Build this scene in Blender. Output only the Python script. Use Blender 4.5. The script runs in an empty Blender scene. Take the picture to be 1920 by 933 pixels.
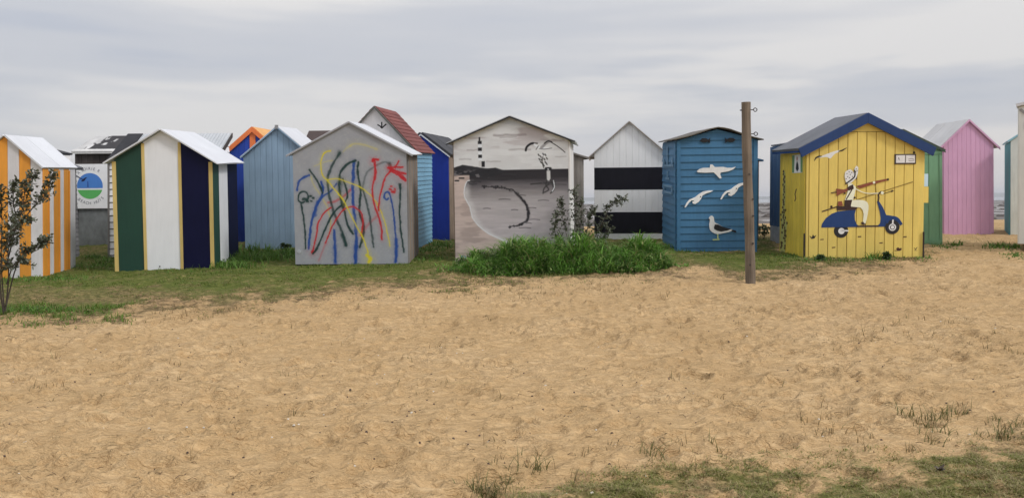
import bpy, bmesh, math, random
import numpy as np
from mathutils import Vector, Matrix

random.seed(7)
rng = np.random.default_rng(7)
C = bpy.context.scene.collection
R = math.radians

# ------------------------------------------------------------------ camera
PITCH, ROLL, CAMH, FPX, CXP, Y0P = R(1.0), R(-0.5), 1.6, 1500.0, 960.0, 377 + 1500 * math.tan(R(1.0))
cam = bpy.data.objects.new("camera", bpy.data.cameras.new("camera"))
C.objects.link(cam)
CAM_R = Matrix.Rotation(math.pi / 2 - PITCH, 3, 'X') @ Matrix.Rotation(ROLL, 3, 'Z')
cam.matrix_world = Matrix.Translation((0, 0, CAMH)) @ CAM_R.to_4x4()
cam.data.sensor_width = 36
cam.data.lens = 36 * FPX / 1920
cam.data.shift_y = -(466.5 - Y0P) / 1920
cam.data.clip_start, cam.data.clip_end = 0.1, 20000
bpy.context.scene.camera = cam

# ------------------------------------------------------------------ sky, sun, exposure
SUN_EL, SUN_AZ = R(43), R(122)          # azimuth clockwise from +Y
w = bpy.data.worlds.new("World"); bpy.context.scene.world = w; w.use_nodes = True
nt = w.node_tree; nt.nodes.clear()
def N(t, **k):
    n = nt.nodes.new(t)
    for a, b in k.items(): setattr(n, a, b)
    return n
def math_(op, a, b=None, clamp=False):
    n = N('ShaderNodeMath', operation=op, use_clamp=clamp)
    for i, v in enumerate((a, b)):
        if v is None: continue
        if isinstance(v, (int, float)): n.inputs[i].default_value = v
        else: nt.links.new(v, n.inputs[i])
    return n.outputs[0]
def ramp(fac, stops, interp='EASE'):
    n = N('ShaderNodeValToRGB'); n.color_ramp.interpolation = interp
    e = n.color_ramp.elements
    while len(e) < len(stops): e.new(0.5)
    for i, (p, c) in enumerate(stops):
        e[i].position = p; e[i].color = (*c, 1)
    nt.links.new(fac, n.inputs[0]); return n.outputs[0]
sky = N('ShaderNodeTexSky', sky_type='NISHITA', sun_disc=False, sun_elevation=SUN_EL, sun_rotation=SUN_AZ)
bg1 = N('ShaderNodeBackground'); bg1.inputs[1].default_value = 0.07
nt.links.new(sky.outputs[0], bg1.inputs[0])
tc = N('ShaderNodeTexCoord'); sep = N('ShaderNodeSeparateXYZ'); nt.links.new(tc.outputs['Generated'], sep.inputs[0])
zc = math_('MAXIMUM', sep.outputs[2], 0.0)
az = math_('ARCTAN2', sep.outputs[0], sep.outputs[1])
# streaky layers: long in azimuth, thin in elevation
def streak(sa, se, scale, detail, off):
    cb = N('ShaderNodeCombineXYZ')
    nt.links.new(math_('MULTIPLY', az, sa), cb.inputs[0])
    nt.links.new(math_('MULTIPLY', math_('ADD', zc, math_('MULTIPLY', az, 0.01)), se), cb.inputs[1]); cb.inputs[2].default_value = off
    n = N('ShaderNodeTexNoise'); n.inputs['Scale'].default_value = scale; n.inputs['Detail'].default_value = detail
    n.inputs['Roughness'].default_value = 0.5
    nt.links.new(cb.outputs[0], n.inputs['Vector']); return n.outputs[0]
s1 = streak(1.25, 13, 1.0, 3, 3.3)
s2 = streak(4.0, 26, 1.3, 5, 8.1)
mixn = math_('ADD', math_('MULTIPLY', s1, 0.78), math_('MULTIPLY', s2, 0.22))
bz = math_('DIVIDE', math_('ADD', math_('SUBTRACT', zc, 0.175), math_('MULTIPLY', math_('SUBTRACT', s2, 0.5), 0.11)), 0.05)
band = math_('MULTIPLY', math_('POWER', 2.718, math_('MULTIPLY', math_('MULTIPLY', bz, bz), -1.0)), math_('ADD', math_('MULTIPLY', az, 0.11), 0.085, True))
mixn = math_('ADD', mixn, band)
cl = ramp(mixn, [(0.36, (0.435, 0.460, 0.520)), (0.48, (0.495, 0.508, 0.545)), (0.62, (0.640, 0.628, 0.622))])
warm = ramp(zc, [(0.0, (1, 1, 1)), (0.105, (0, 0, 0))])
mx = N('ShaderNodeMix', data_type='RGBA'); mx.inputs[7].default_value = (0.69, 0.635, 0.605, 1)
side = math_('ADD', math_('MULTIPLY', az, 0.45), 0.62, True)
nt.links.new(math_('MULTIPLY', warm, side), mx.inputs[0]); nt.links.new(cl, mx.inputs[6])
# an overcast sky is brighter overhead than at the horizon
grad = math_('ADD', math_('MULTIPLY', math_('POWER', zc, 1.5), 1.15), 1.0)
bg2 = N('ShaderNodeBackground'); nt.links.new(mx.outputs[2], bg2.inputs[0]); nt.links.new(grad, bg2.inputs[1])
ms = N('ShaderNodeMixShader'); ms.inputs[0].default_value = 0.93
nt.links.new(bg1.outputs[0], ms.inputs[1]); nt.links.new(bg2.outputs[0], ms.inputs[2])
nt.links.new(ms.outputs[0], N('ShaderNodeOutputWorld').inputs[0])

sl = bpy.data.lights.new("sun", 'SUN'); sl.energy = 1.5; sl.angle = R(12); sl.color = (1, 0.975, 0.94)
sun = bpy.data.objects.new("sun", sl); C.objects.link(sun)
sd = Vector((math.sin(SUN_AZ) * math.cos(SUN_EL), math.cos(SUN_AZ) * math.cos(SUN_EL), math.sin(SUN_EL)))
sun.rotation_euler = sd.to_track_quat('Z', 'Y').to_euler()
vs = bpy.context.scene.view_settings
vs.view_transform = 'Standard'; vs.look = 'None'; vs.exposure = 0.18; vs.gamma = 1.0
cy = bpy.context.scene.cycles
cy.max_bounces = 6; cy.diffuse_bounces = 3; cy.glossy_bounces = 2; cy.transparent_max_bounces = 8

# ------------------------------------------------------------------ helpers
def lin(c):
    return tuple(((v / 255) / 12.92 if v / 255 <= .04045 else ((v / 255 + .055) / 1.055) ** 2.4) for v in c)
SATURATION = .93          # sun-bleached paint
def alb(r, g, b, k=0.72):
    """sRGB seen on a shaded wall -> base colour"""
    c = [v / k for v in lin((r, g, b))]; y = .3 * c[0] + .55 * c[1] + .15 * c[2]
    c = [y + (v - y) * SATURATION for v in c]; ch = (max(c) - min(c)) / max(max(c), .02)
    return tuple(max(.004, min(.85, v * (1 - .10 * ch))) for v in c)
def smooth(a, b, x):
    t = np.clip((x - a) / (b - a), 0, 1); return t * t * (3 - 2 * t)
def vnoise(x, y, seed=0):
    xi, yi = np.floor(x).astype(np.int64), np.floor(y).astype(np.int64)
    fx, fy = x - xi, y - yi
    fx = fx * fx * fx * (fx * (fx * 6 - 15) + 10); fy = fy * fy * fy * (fy * (fy * 6 - 15) + 10)
    def h(a, b):
        n = (a * 374761393 + b * 668265263 + seed * 1442695041) & 0xFFFFFFFF
        n = ((n ^ (n >> 13)) * 1274126177) & 0xFFFFFFFF
        return ((n ^ (n >> 16)) & 0xFFFF) / 65535.0
    return (h(xi, yi) * (1 - fx) + h(xi + 1, yi) * fx) * (1 - fy) + (h(xi, yi + 1) * (1 - fx) + h(xi + 1, yi + 1) * fx) * fy
def fbm(x, y, o=4, seed=0):
    s, a, t = 0, 1.0, 0
    for i in range(o):
        s = s + a * vnoise(x * 2 ** i + 17.3 * i, y * 2 ** i - 9.1 * i, seed + i); t += a; a *= .5
    return s / t
CR = np.array(CAM_R)
def to_px(x, y, z):
    q = np.stack([x, y, z - CAMH], -1) @ CR
    return CXP + FPX * q[..., 0] / -q[..., 2], Y0P - FPX * q[..., 1] / -q[..., 2]

class MB:
    def __init__(s): s.v, s.f, s.c = [], [], []
    def add(s, vs, fs, col=None):
        o = len(s.v); s.v += [tuple(p) for p in vs]; s.f += [tuple(i + o for i in f) for f in fs]
        s.c += [col] * len(vs)
    def box(s, a, b):
        (x0, y0, z0), (x1, y1, z1) = a, b
        s.add([(x0, y0, z0), (x1, y0, z0), (x1, y1, z0), (x0, y1, z0), (x0, y0, z1), (x1, y0, z1), (x1, y1, z1), (x0, y1, z1)],
              [(3, 2, 1, 0), (4, 5, 6, 7), (0, 1, 5, 4), (1, 2, 6, 5), (2, 3, 7, 6), (3, 0, 4, 7)])
    def prism(s, poly, o0, o1, P, ch=0.0):
        """2-D polygon (u, v) from offset o0 to o1 in frame P(u, v, o); optional front chamfer"""
        n = len(poly); rings = [[P(u, v, o0) for u, v in poly]]
        if ch > 0:
            rings.append([P(u, v, o1 - ch) for u, v in poly]); ins = inset(poly, ch)
            rings.append([P(u, v, o1) for u, v in ins])
        else: rings.append([P(u, v, o1) for u, v in poly])
        vs = [p for r in rings for p in r]; fs = [tuple(range(n))[::-1], tuple(range((len(rings) - 1) * n, len(rings) * n))]
        for k in range(len(rings) - 1):
            for i in range(n):
                j = (i + 1) % n; fs.append((k * n + i, k * n + j, (k + 1) * n + j, (k + 1) * n + i))
        s.add(vs, fs)
    def tube(s, pts, rad, n=6):
        pts = [Vector(p) for p in pts]; rings = []
        for i, p in enumerate(pts):
            d = (pts[min(i + 1, len(pts) - 1)] - pts[max(i - 1, 0)]).normalized()
            a = d.orthogonal().normalized(); b = d.cross(a)
            r = rad[i] if hasattr(rad, '__len__') else rad
            rings.append([p + (a * math.cos(2 * math.pi * k / n) + b * math.sin(2 * math.pi * k / n)) * r for k in range(n)])
        vs = [q for r in rings for q in r]; fs = [tuple(range(n))[::-1], tuple(range((len(pts) - 1) * n, len(pts) * n))]
        for k in range(len(pts) - 1):
            for i in range(n): fs.append((k * n + i, k * n + (i + 1) % n, (k + 1) * n + (i + 1) % n, (k + 1) * n + i))
        s.add(vs, fs)
    def build(s, name, m, parent=None, smoothed=False, normals=True):
        me = bpy.data.meshes.new(name); me.from_pydata(s.v, [], s.f)
        if any(c is not None for c in s.c):
            at = me.color_attributes.new('col', 'FLOAT_COLOR', 'POINT')
            at.data.foreach_set('color', np.array([(*(c or (1, 1, 1)), 1) for c in s.c], np.float32).ravel())
        if normals and len(s.f) < 3000:
            bm = bmesh.new(); bm.from_mesh(me); bmesh.ops.recalc_face_normals(bm, faces=bm.faces); bm.to_mesh(me); bm.free()
        if smoothed: me.shade_smooth()
        return obj(name, me, m, parent)
def obj(name, me, m, parent=None):
    o = bpy.data.objects.new(name, me); C.objects.link(o)
    if m: me.materials.append(m)
    if parent: o.parent = parent
    return o
def np_mesh(name, v, quads, m, col=None, parent=None, smoothed=False, attrs=None, tris=None):
    me = bpy.data.meshes.new(name); v = np.asarray(v, np.float32)
    f = quads if tris is None else tris; k = f.shape[1]
    me.vertices.add(len(v)); me.vertices.foreach_set('co', v.ravel())
    me.loops.add(f.size); me.loops.foreach_set('vertex_index', f.ravel().astype(np.int32))
    me.polygons.add(len(f)); me.polygons.foreach_set('loop_start', np.arange(0, f.size, k, dtype=np.int32))
    me.update(calc_edges=True)
    if col is not None:
        c = np.ones((len(v), 4), np.float32); c[:, :3] = col
        me.color_attributes.new('col', 'FLOAT_COLOR', 'POINT').data.foreach_set('color', c.ravel())
    for k2, a in (attrs or {}).items():
        me.attributes.new(k2, 'FLOAT', 'POINT').data.foreach_set('value', np.asarray(a, np.float32))
    if smoothed: me.shade_smooth()
    return obj(name, me, m, parent)
def grid_quads(nu, nv):
    i = np.arange(nu - 1)[None, :] + np.arange(nv - 1)[:, None] * nu
    return np.stack([i, i + 1, i + 1 + nu, i + nu], -1).reshape(-1, 4)
def inset(poly, d):
    n = len(poly); area = sum(poly[i][0] * poly[(i + 1) % n][1] - poly[(i + 1) % n][0] * poly[i][1] for i in range(n))
    sg = 1 if area > 0 else -1; out = []
    for i in range(n):
        p0, p1, p2 = Vector(poly[i - 1]), Vector(poly[i]), Vector(poly[(i + 1) % n])
        e1, e2 = (p1 - p0), (p2 - p1)
        if e1.length < 1e-6 or e2.length < 1e-6: out.append(tuple(p1)); continue
        e1.normalize(); e2.normalize()
        n1, n2 = Vector((-e1.y, e1.x)) * sg, Vector((-e2.y, e2.x)) * sg
        b = n1 + n2; k = max(b.length_squared / 2, .3)
        out.append(tuple(p1 + b / k * d))
    return out
def clip(poly, a, b, c):
    """keep a*x+b*y<=c"""
    out = []
    for i in range(len(poly)):
        p, q = poly[i], poly[(i + 1) % len(poly)]
        dp, dq = a * p[0] + b * p[1] - c, a * q[0] + b * q[1] - c
        if dp <= 0: out.append(p)
        if dp * dq < 0:
            t = dp / (dp - dq); out.append((p[0] + (q[0] - p[0]) * t, p[1] + (q[1] - p[1]) * t))
    res = []
    for p in out:
        if not res or math.dist(p, res[-1]) > 1e-5: res.append(p)
    if len(res) > 1 and math.dist(res[0], res[-1]) < 1e-5: res.pop()
    return res
def catmull(pts, sub=4, closed=False):
    n = len(pts); out = []
    rngi = range(n) if closed else range(n - 1)
    for i in rngi:
        g = (lambda k: pts[k % n]) if closed else (lambda k: pts[max(0, min(n - 1, k))])
        p0, p1, p2, p3 = [np.array(g(i + k), float) for k in (-1, 0, 1, 2)]
        for j in range(sub):
            t = j / sub
            out.append(tuple(.5 * ((2 * p1) + (-p0 + p2) * t + (2 * p0 - 5 * p1 + 4 * p2 - p3) * t * t + (-p0 + 3 * p1 - 3 * p2 + p3) * t ** 3)))
    if not closed: out.append(tuple(pts[-1]))
    return out
def ribbon(pts, wd):
    """polyline -> outline polygon"""
    n = len(pts); L, Rr = [], []
    for i in range(n):
        a, b = pts[max(0, i - 1)], pts[min(n - 1, i + 1)]
        d = Vector((b[0] - a[0], b[1] - a[1])); d = d.normalized() if d.length else Vector((1, 0))
        ww = (wd[i] if hasattr(wd, '__len__') else wd) / 2
        L.append((pts[i][0] - d.y * ww, pts[i][1] + d.x * ww)); Rr.append((pts[i][0] + d.y * ww, pts[i][1] - d.x * ww))
    return L + Rr[::-1]
def circle(x, y, r, n=24): return [(x + r * math.cos(2 * math.pi * k / n), y + r * math.sin(2 * math.pi * k / n)) for k in range(n)]

def thing(name, label, cat, loc=(0, 0, 0), rot=(0, 0, 0), group=None):
    o = bpy.data.objects.new(name, None); C.objects.link(o); o.empty_display_size = .2
    o.location = loc; o.rotation_euler = rot; return tag(o, label, cat, group)
def tag(o, label, cat, group=None):
    o['label'] = label; o['category'] = cat
    if group: o['group'] = group
    return o
def kind(o, k): o['kind'] = k; return o

# ------------------------------------------------------------------ materials
def new_mat(name):
    m = bpy.data.materials.new(name); m.use_nodes = True
    t = m.node_tree; return m, t, t.nodes['Principled BSDF']
def node(t, ty, ins=None, **k):
    n = t.nodes.new(ty)
    for a, b in k.items(): setattr(n, a, b)
    for a, b in (ins or {}).items():
        if hasattr(b, 'links') or isinstance(b, bpy.types.NodeSocket): t.links.new(b, n.inputs[a])
        else: n.inputs[a].default_value = b
    return n
def cramp(t, fac, stops, interp='LINEAR'):
    n = t.nodes.new('ShaderNodeValToRGB'); n.color_ramp.interpolation = interp; e = n.color_ramp.elements
    while len(e) < len(stops): e.new(.5)
    for i, (p, c) in enumerate(stops):
        e[i].position = p; e[i].color = (*c, 1) if len(c) == 3 else c
    t.links.new(fac, n.inputs[0]); return n.outputs[0]
def paint(name, col, rough=.62, var=.12, stretch=(9, 9, 1.2), worn=0.0, worn_col=(.25, .2, .15), bump=.25, per_piece=.08, attr=False, sheen=.35):
    """painted or bare board: tone drifts along the grain, each piece a little different, optional worn patches"""
    m, t, b = new_mat(name)
    tc = node(t, 'ShaderNodeTexCoord'); mp = node(t, 'ShaderNodeMapping', {0: tc.outputs['Object'], 'Scale': stretch})
    n1 = node(t, 'ShaderNodeTexNoise', {'Vector': mp.outputs[0], 'Scale': 2.2, 'Detail': 5.0, 'Roughness': .65})
    n2 = node(t, 'ShaderNodeTexNoise', {'Vector': tc.outputs['Object'], 'Scale': 1.7, 'Detail': 3.0})
    oi = node(t, 'ShaderNodeObjectInfo')
    v = node(t, 'ShaderNodeMath', {0: n1.outputs[0], 1: n2.outputs[0]}, operation='ADD')
    v = node(t, 'ShaderNodeMapRange', {0: v.outputs[0], 1: .7, 2: 1.3, 3: 1 - var, 4: 1 + var})
    pr = node(t, 'ShaderNodeMapRange', {0: oi.outputs['Random'], 3: 1 - per_piece, 4: 1 + per_piece})
    vv = node(t, 'ShaderNodeMath', {0: v.outputs[0], 1: pr.outputs[0]}, operation='MULTIPLY')
    if attr:
        src = node(t, 'ShaderNodeAttribute', attribute_name='col').outputs['Color']
    else:
        rgb = node(t, 'ShaderNodeRGB'); rgb.outputs[0].default_value = (*col, 1); src = rgb.outputs[0]
    sc = node(t, 'ShaderNodeVectorMath', {0: src}, operation='SCALE'); t.links.new(vv.outputs[0], sc.inputs['Scale'])
    out = sc.outputs[0]
    if worn > 0:
        n3 = node(t, 'ShaderNodeTexNoise', {'Vector': mp.outputs[0], 'Scale': 1.3, 'Detail': 8.0, 'Roughness': .75})
        f = node(t, 'ShaderNodeMapRange', {0: n3.outputs[0], 1: .72 - worn * .3, 2: .80 - worn * .3, 3: 0, 4: .85})
        mxx = node(t, 'ShaderNodeMix', {0: f.outputs[0], 6: out, 7: (*worn_col, 1)}, data_type='RGBA'); out = mxx.outputs[2]
    t.links.new(out, b.inputs['Base Color'])
    b.inputs['Roughness'].default_value = rough; b.inputs['Specular IOR Level'].default_value = sheen
    bp = node(t, 'ShaderNodeBump', {'Height': n1.outputs[0], 'Strength': bump, 'Distance': .006}); t.links.new(bp.outputs[0], b.inputs['Normal'])
    return m
def flat(name, col, rough=.6): return paint(name, col, rough, var=.06, bump=.1, per_piece=.03)

WHITE_ROOF = paint('white_painted_roof_sheet', (.66, .67, .70), .5, .07, (2, 6, 2), worn=.12, worn_col=(.55, .55, .54), bump=.15)
GREY_ROOF = paint('weathered_grey_sheet', (.50, .52, .54), .55, .12, (3, 8, 3), bump=.2)
FELT = paint('dark_roofing_felt', (.035, .035, .04), .85, .3, (3, 3, 3), bump=.5)
FELT_GREY = paint('grey_roofing_felt', (.145, .15, .165), .8, .15, (2, 5, 2), bump=.4)
OLDWOOD = paint('silvery_weathered_wood', (.24, .22, .205), .85, .35, (14, 14, .8), bump=.6, per_piece=.15)
BROWNWOOD = paint('brown_bare_wood', (.25, .19, .145), .8, .3, (12, 12, .8), bump=.5, per_piece=.12)
DARKWOOD = paint('dark_stained_wood', (.06, .05, .045), .85, .3, (12, 12, 1), bump=.5)
BLACK = flat('black_paint', (.015, .015, .018))
IRON = paint('rusted_iron', (.035, .025, .022), .7, .3, (3, 3, 3))
STEEL = paint('galvanised_steel', (.28, .28, .28), .4, .1, (3, 3, 3))
ARTPAINT = paint('mural_paint', (1, 1, 1), .6, .04, (4, 4, 4), bump=.12, per_piece=0, attr=True)
VCOL = paint('painted_by_colour', (1, 1, 1), .8, .1, (5, 5, 5), bump=.3, per_piece=0, attr=True)

# ------------------------------------------------------------------ ground
HUTS = {  # x, y, z, yaw, tilt, roll, width, depth, wall height, ridge height, side / front / back overhang
 'A': (-9.2901, 14.6678, 0.2681, 0.0702, 0.0352, 0.0309, 1.2807, 1.2459, 2.0504, 2.6004, 0.03, 0.05, 0.03),
 'B': (-6.5468, 15.0737, 0.3807, 0.0880, 0.0560, 0.0098, 1.7328, 1.90, 2.0650, 2.6000, 0.156, 0.10, 0.035),
 'D': (-6.50, 18.33, 0.48, math.pi / 2, 0, .03, 1.93, 2.27, 2.05, 2.72, 0.07, 0.06, 0.03),
 'E': (-9.0, 21.15, 0.66, math.pi / 2, 0, .02, 2.1, 1.95, 2.27, 2.72, 0.13, 0.05, 0.05),
 'W': (-10.36, 16.65, 0.50, 0, .04, 0, 1.36, 1.2, 1.88, 2.15, 0.14, 0.03, 0.03),
 'X': (-11.33, 18.15, 0.58, 0, .03, 0, 1.2, 1.4, 2.2, 2.36, 0.03, 0.03, 0.03),
 'F': (-6.4498, 20.0048, 0.7227, 0.0381, 0.0422, 0.0107, 1.2269, 1.6369, 2.2176, 2.7569, 0.03, 0.04, 0.035),
 'G': (-5.2438, 18.0210, 0.6366, 0.0430, 0.0639, 0.0106, 1.5298, 1.8165, 2.0094, 2.6568, 0.038, 0.0585, 0.03),
 'H': (-3.9, 22.4, 0.80, math.pi / 2, 0, 0, 1.8, 1.7, 2.2, 2.78, 0.05, 0.05, 0.05),
 'I': (-3.0257, 15.0638, 0.4454, -0.0011, 0.0603, 0.0036, 2.1184, 1.56, 2.0902, 2.6503, 0.11, 0.02, 0.02),
 'J': (-2.9946, 17.6067, 0.6488, -0.1075, 0.0417, 0.0178, 1.7925, 1.6370, 2.0996, 3.0408, 0.06, 0.085, 0.10),
 'K': (-2.253, 20.225, 0.6341, -0.30, -0.0061, -0.0040, 1.4311, 1.6825, 2.1387, 2.6731, 0.0525, 0.05, 0.05),
 'L': (-0.0038, 15.2568, 0.4649, -0.1176, 0.0224, -0.0042, 2.1882, 2.0, 2.2906, 2.7333, 0.12, 0.06, 0.05),
 'M': (0.87, 17.7, 0.68, 0, .04, 0, 1.40, 1.5, 1.87, 2.10, 0.13, 0.05, 0.05),
 'N': (2.8117, 19.1678, 0.7189, -0.1071, 0.0, 0.0037, 1.6691, 1.8, 2.0250, 2.7529, 0.1265, 0.07, 0.05),
 'O': (4.2103, 16.4823, 0.6026, -0.0374, 0.0520, -0.0022, 1.6278, 1.8450, 2.2146, 2.4335, 0.10, 0.09, 0.05),
 'P': (5.03, 18.75, 0.70, 0, .03, 0, 1.46, 1.4, 1.80, 2.0, 0.10, 0.05, 0.05),
 'R': (6.83, 17.25, 0.62, 0, .03, 0, 1.52, 1.45, 2.16, 2.28, 0.02, 0.03, 0.03),
 'Q': (6.6943, 15.2233, 0.4775, 0.0500, 0.0364, -0.0029, 2.29, 1.22, 2.12, 2.690, 0.17, 0.06, 0.03),
 'S': (8.6873, 17.8002, 0.5568, -0.0797, -0.0022, -0.0025, 1.6905, 2.0, 2.0834, 2.53, 0.052, 0.03, 0.05),
 'T': (11.3740, 19.9219, 0.7237, 0.0209, 0.0009, -0.0061, 1.2609, 1.35, 2.2058, 2.7915, 0.1287, 0.03, 0.03),
 'U': (12.82, 19.16, 0.74, -0.47, 0, 0, 1.5, 1.3, 2.22, 2.75, 0.05, 0.03, 0.03),
 'V': (10.86, 15.51, 0.60, -0.60, 0, 0, 1.75, 1.6, 2.80, 2.98, 0.04, 0.06, 0.05),
}
GP = np.array([(h[0], h[1], h[2] - .035) for k, h in HUTS.items() if k not in 'XDEUVRPMWH'] + [(-6.6, 10.4, .18)])
def plane(x, y):
    return -.175 + .04 * np.clip(y, -6, 23) + .01 * np.clip(x, -14, 14)
def gz(x, y):
    x, y = np.asarray(x, float), np.asarray(y, float)
    num, den = 0.0, .12
    for px_, py_, pz_ in GP:
        k = np.exp(-((x - px_) ** 2 + (y - py_) ** 2) / (2 * 2.3 ** 2)); num = num + k * (pz_ - plane(px_, py_)); den = den + k
    return plane(x, y) + num / den - 2.6 * smooth(25, 44, y)
def micro(x, y):
    """lumps of trampled sand"""
    near = 1 - smooth(19, 27, y)
    a = (fbm(x * 1.1, y * 1.3, 3, 5) - .5) * .075
    r = 1 - np.abs(fbm(x * 2.6, y * 3.4, 3, 11) - .5) * 2.6
    b = (np.clip(r, 0, 1) ** 3 - .4) * .042
    r2 = 1 - np.abs(fbm(x * 3.6, y * 8.5, 3, 29) - .5) * 3.0
    c = (fbm(x * 5, y * 9.5, 3, 23) - .5) * .020 + np.clip(r2, 0, 1) ** 3 * .014
    return (a + b + c) * near
def line(pts, x): return np.interp(x, [p[0] for p in pts], [p[1] for p in pts])
EDGE = [(-300, 632), (0, 618), (120, 610), (230, 598), (330, 584), (520, 578), (640, 562), (760, 550), (850, 540), (1000, 536), (1150, 528), (1260, 518), (1330, 520), (1400, 534), (1480, 527), (1600, 512), (1700, 498), (1760, 488), (1800, 470), (1860, 462), (2000, 462)]
EDGE2 = [(700, 985), (880, 928), (960, 908), (1100, 880), (1250, 862), (1500, 850), (1700, 838), (1920, 800), (2200, 760)]
def grass_mask(x, y, z):
    """0..1 turf cover at ground points: (cover, dryness, lushness)"""
    px, py = to_px(x, y, z)
    n = fbm(x * 1.3, y * 1.6, 4, 41); n2 = fbm(x * 4.5, y * 5, 3, 57)
    yb = line(EDGE, px) + (n - .5) * 24 + (n2 - .5) * 34
    far = smooth(-16, 34, yb - py)
    back = smooth(438, 455, py)
    right = 1 - .9 * smooth(1445, 1475, px) * (1 - smooth(468, 476, py) * (1 - smooth(1740, 1790, px)))
    patch = .62 + .38 * smooth(.38, .56, n * .6 + n2 * .4)
    behind = 1 - .5 * (1 - smooth(474, 494, py)) * smooth(.42, .55, n)
    cov = far * right * patch * behind * (.25 + .75 * back)
    dry = smooth(40, 10, yb - py) * .9 + smooth(.57, .68, n2) * .25
    dry += smooth(420, 250, px) * smooth(532, 545, py + (n2 - .5) * 30) * smooth(578, 566, py + (n2 - .5) * 20) * .42
    lush = ((px < 250) & (py > 574)) * 1.0 + smooth(520, 440, np.abs(px - 1050) + 240) * smooth(505, 520, py) * .3
    yb2 = line(EDGE2, px) + (n - .5) * 60 + (n2 - .5) * 40
    nearc = smooth(-8, 46, py - yb2) * (.25 + .75 * smooth(.36, .6, n2 * .6 + n * .4))
    ok = (y > 2.6) & (y < 24)
    cov = np.where(ok, np.maximum(cov, nearc * (py > 700)), 0)
    dry = np.clip(np.where(py > 700, .25 + .6 * smooth(.46, .6, n), dry), 0, 1)
    return np.clip(cov, 0, 1), dry, np.clip(lush, 0, 1)

xs_in = [0.0]
while xs_in[-1] < 13.5: xs_in.append(xs_in[-1] + .0195 + max(0, xs_in[-1] - 3.2) * .0034)
xs_in = np.array(xs_in); xo = np.array([15, 17, 20, 25, 32, 42, 56, 80])
xs = np.concatenate([-xo[::-1], -xs_in[:0:-1], xs_in, xo])
ys = [3.3]
while ys[-1] < 25: ys.append(ys[-1] + .0165 + (ys[-1] - 3.3) * .0040)
ys = np.concatenate([[-60, -40, -25, -15, -8, -4, -1, 1, 2, 2.6, 3.0], ys, [26, 27, 28.5, 30, 32, 34, 36, 38, 40, 42, 44, 47]])
X, Y = np.meshgrid(xs, ys); Z0 = gz(X, Y)
Zm = micro(X, Y)
# footprints: shallow pits with a pushed-up rim
nfp = 9000
fx = rng.uniform(-12, 12, nfp); fy = 3.4 + 19 * rng.random(nfp) ** 1.45
for i in range(nfp):
    if abs(fx[i]) > fy[i] * .72 + .6: continue
    a = rng.normal(1.5, .6); big = rng.random() < .33; L, W, dep = (rng.uniform(.11, .17), rng.uniform(.05, .08), rng.uniform(.016, .042)) if big else (rng.uniform(.04, .10), rng.uniform(.025, .05), rng.uniform(.008, .024))
    i0, i1 = np.searchsorted(xs, [fx[i] - .32, fx[i] + .32]); j0, j1 = np.searchsorted(ys, [fy[i] - .32, fy[i] + .32])
    dx, dy = X[j0:j1, i0:i1] - fx[i], Y[j0:j1, i0:i1] - fy[i]
    u, v = (dx * math.cos(a) + dy * math.sin(a)) / W, (-dx * math.sin(a) + dy * math.cos(a)) / L
    q = np.sqrt(u * u + v * v)
    Zm[j0:j1, i0:i1] += -dep * np.exp(-q ** 6 * .8) + dep * .65 * np.exp(-((q - 1.32) / .24) ** 2)
cov, dry, lush = grass_mask(X, Y, Z0)
Zm *= (1 - .72 * cov)
Z = Z0 + Zm
def zmesh(x, y):
    """height of the built sheet"""
    x, y = np.asarray(x, float), np.asarray(y, float)
    i = np.clip(np.searchsorted(xs, x) - 1, 0, len(xs) - 2); j = np.clip(np.searchsorted(ys, y) - 1, 0, len(ys) - 2)
    u = (x - xs[i]) / (xs[i + 1] - xs[i]); v = (y - ys[j]) / (ys[j + 1] - ys[j])
    return (Z[j, i] * (1 - u) + Z[j, i + 1] * u) * (1 - v) + (Z[j + 1, i] * (1 - u) + Z[j + 1, i + 1] * u) * v

m, t, b = new_mat('sand_and_soil')
tc = node(t, 'ShaderNodeTexCoord')
sx = node(t, 'ShaderNodeMapping', {0: tc.outputs['Object'], 'Scale': (.5, 1.35, 1)})
nA = node(t, 'ShaderNodeTexNoise', {'Vector': tc.outputs['Object'], 'Scale': .9, 'Detail': 4.0})
nB = node(t, 'ShaderNodeTexNoise', {'Vector': sx.outputs[0], 'Scale': 14.0, 'Detail': 6.0, 'Roughness': .7})
nC = node(t, 'ShaderNodeTexNoise', {'Vector': tc.outputs['Object'], 'Scale': 160.0, 'Detail': 3.0, 'Roughness': .7})
nD = node(t, 'ShaderNodeTexVoronoi', {'Vector': tc.outputs['Object'], 'Scale': 38.0})
mixv = node(t, 'ShaderNodeMath', {0: nA.outputs[0], 1: nB.outputs[0]}, operation='ADD')
sandc = cramp(t, node(t, 'ShaderNodeMath', {0: mixv.outputs[0], 1: .5}, operation='MULTIPLY').outputs[0],
              [(.34, (.468, .306, .150)), (.5, (.572, .386, .197)), (.66, (.642, .453, .250))])
gr = node(t, 'ShaderNodeMapRange', {0: nC.outputs[0], 1: .3, 2: .7, 3: .88, 4: 1.12})
sandg = node(t, 'ShaderNodeVectorMath', {0: sandc}, operation='SCALE'); t.links.new(gr.outputs[0], sandg.inputs['Scale'])
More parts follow.
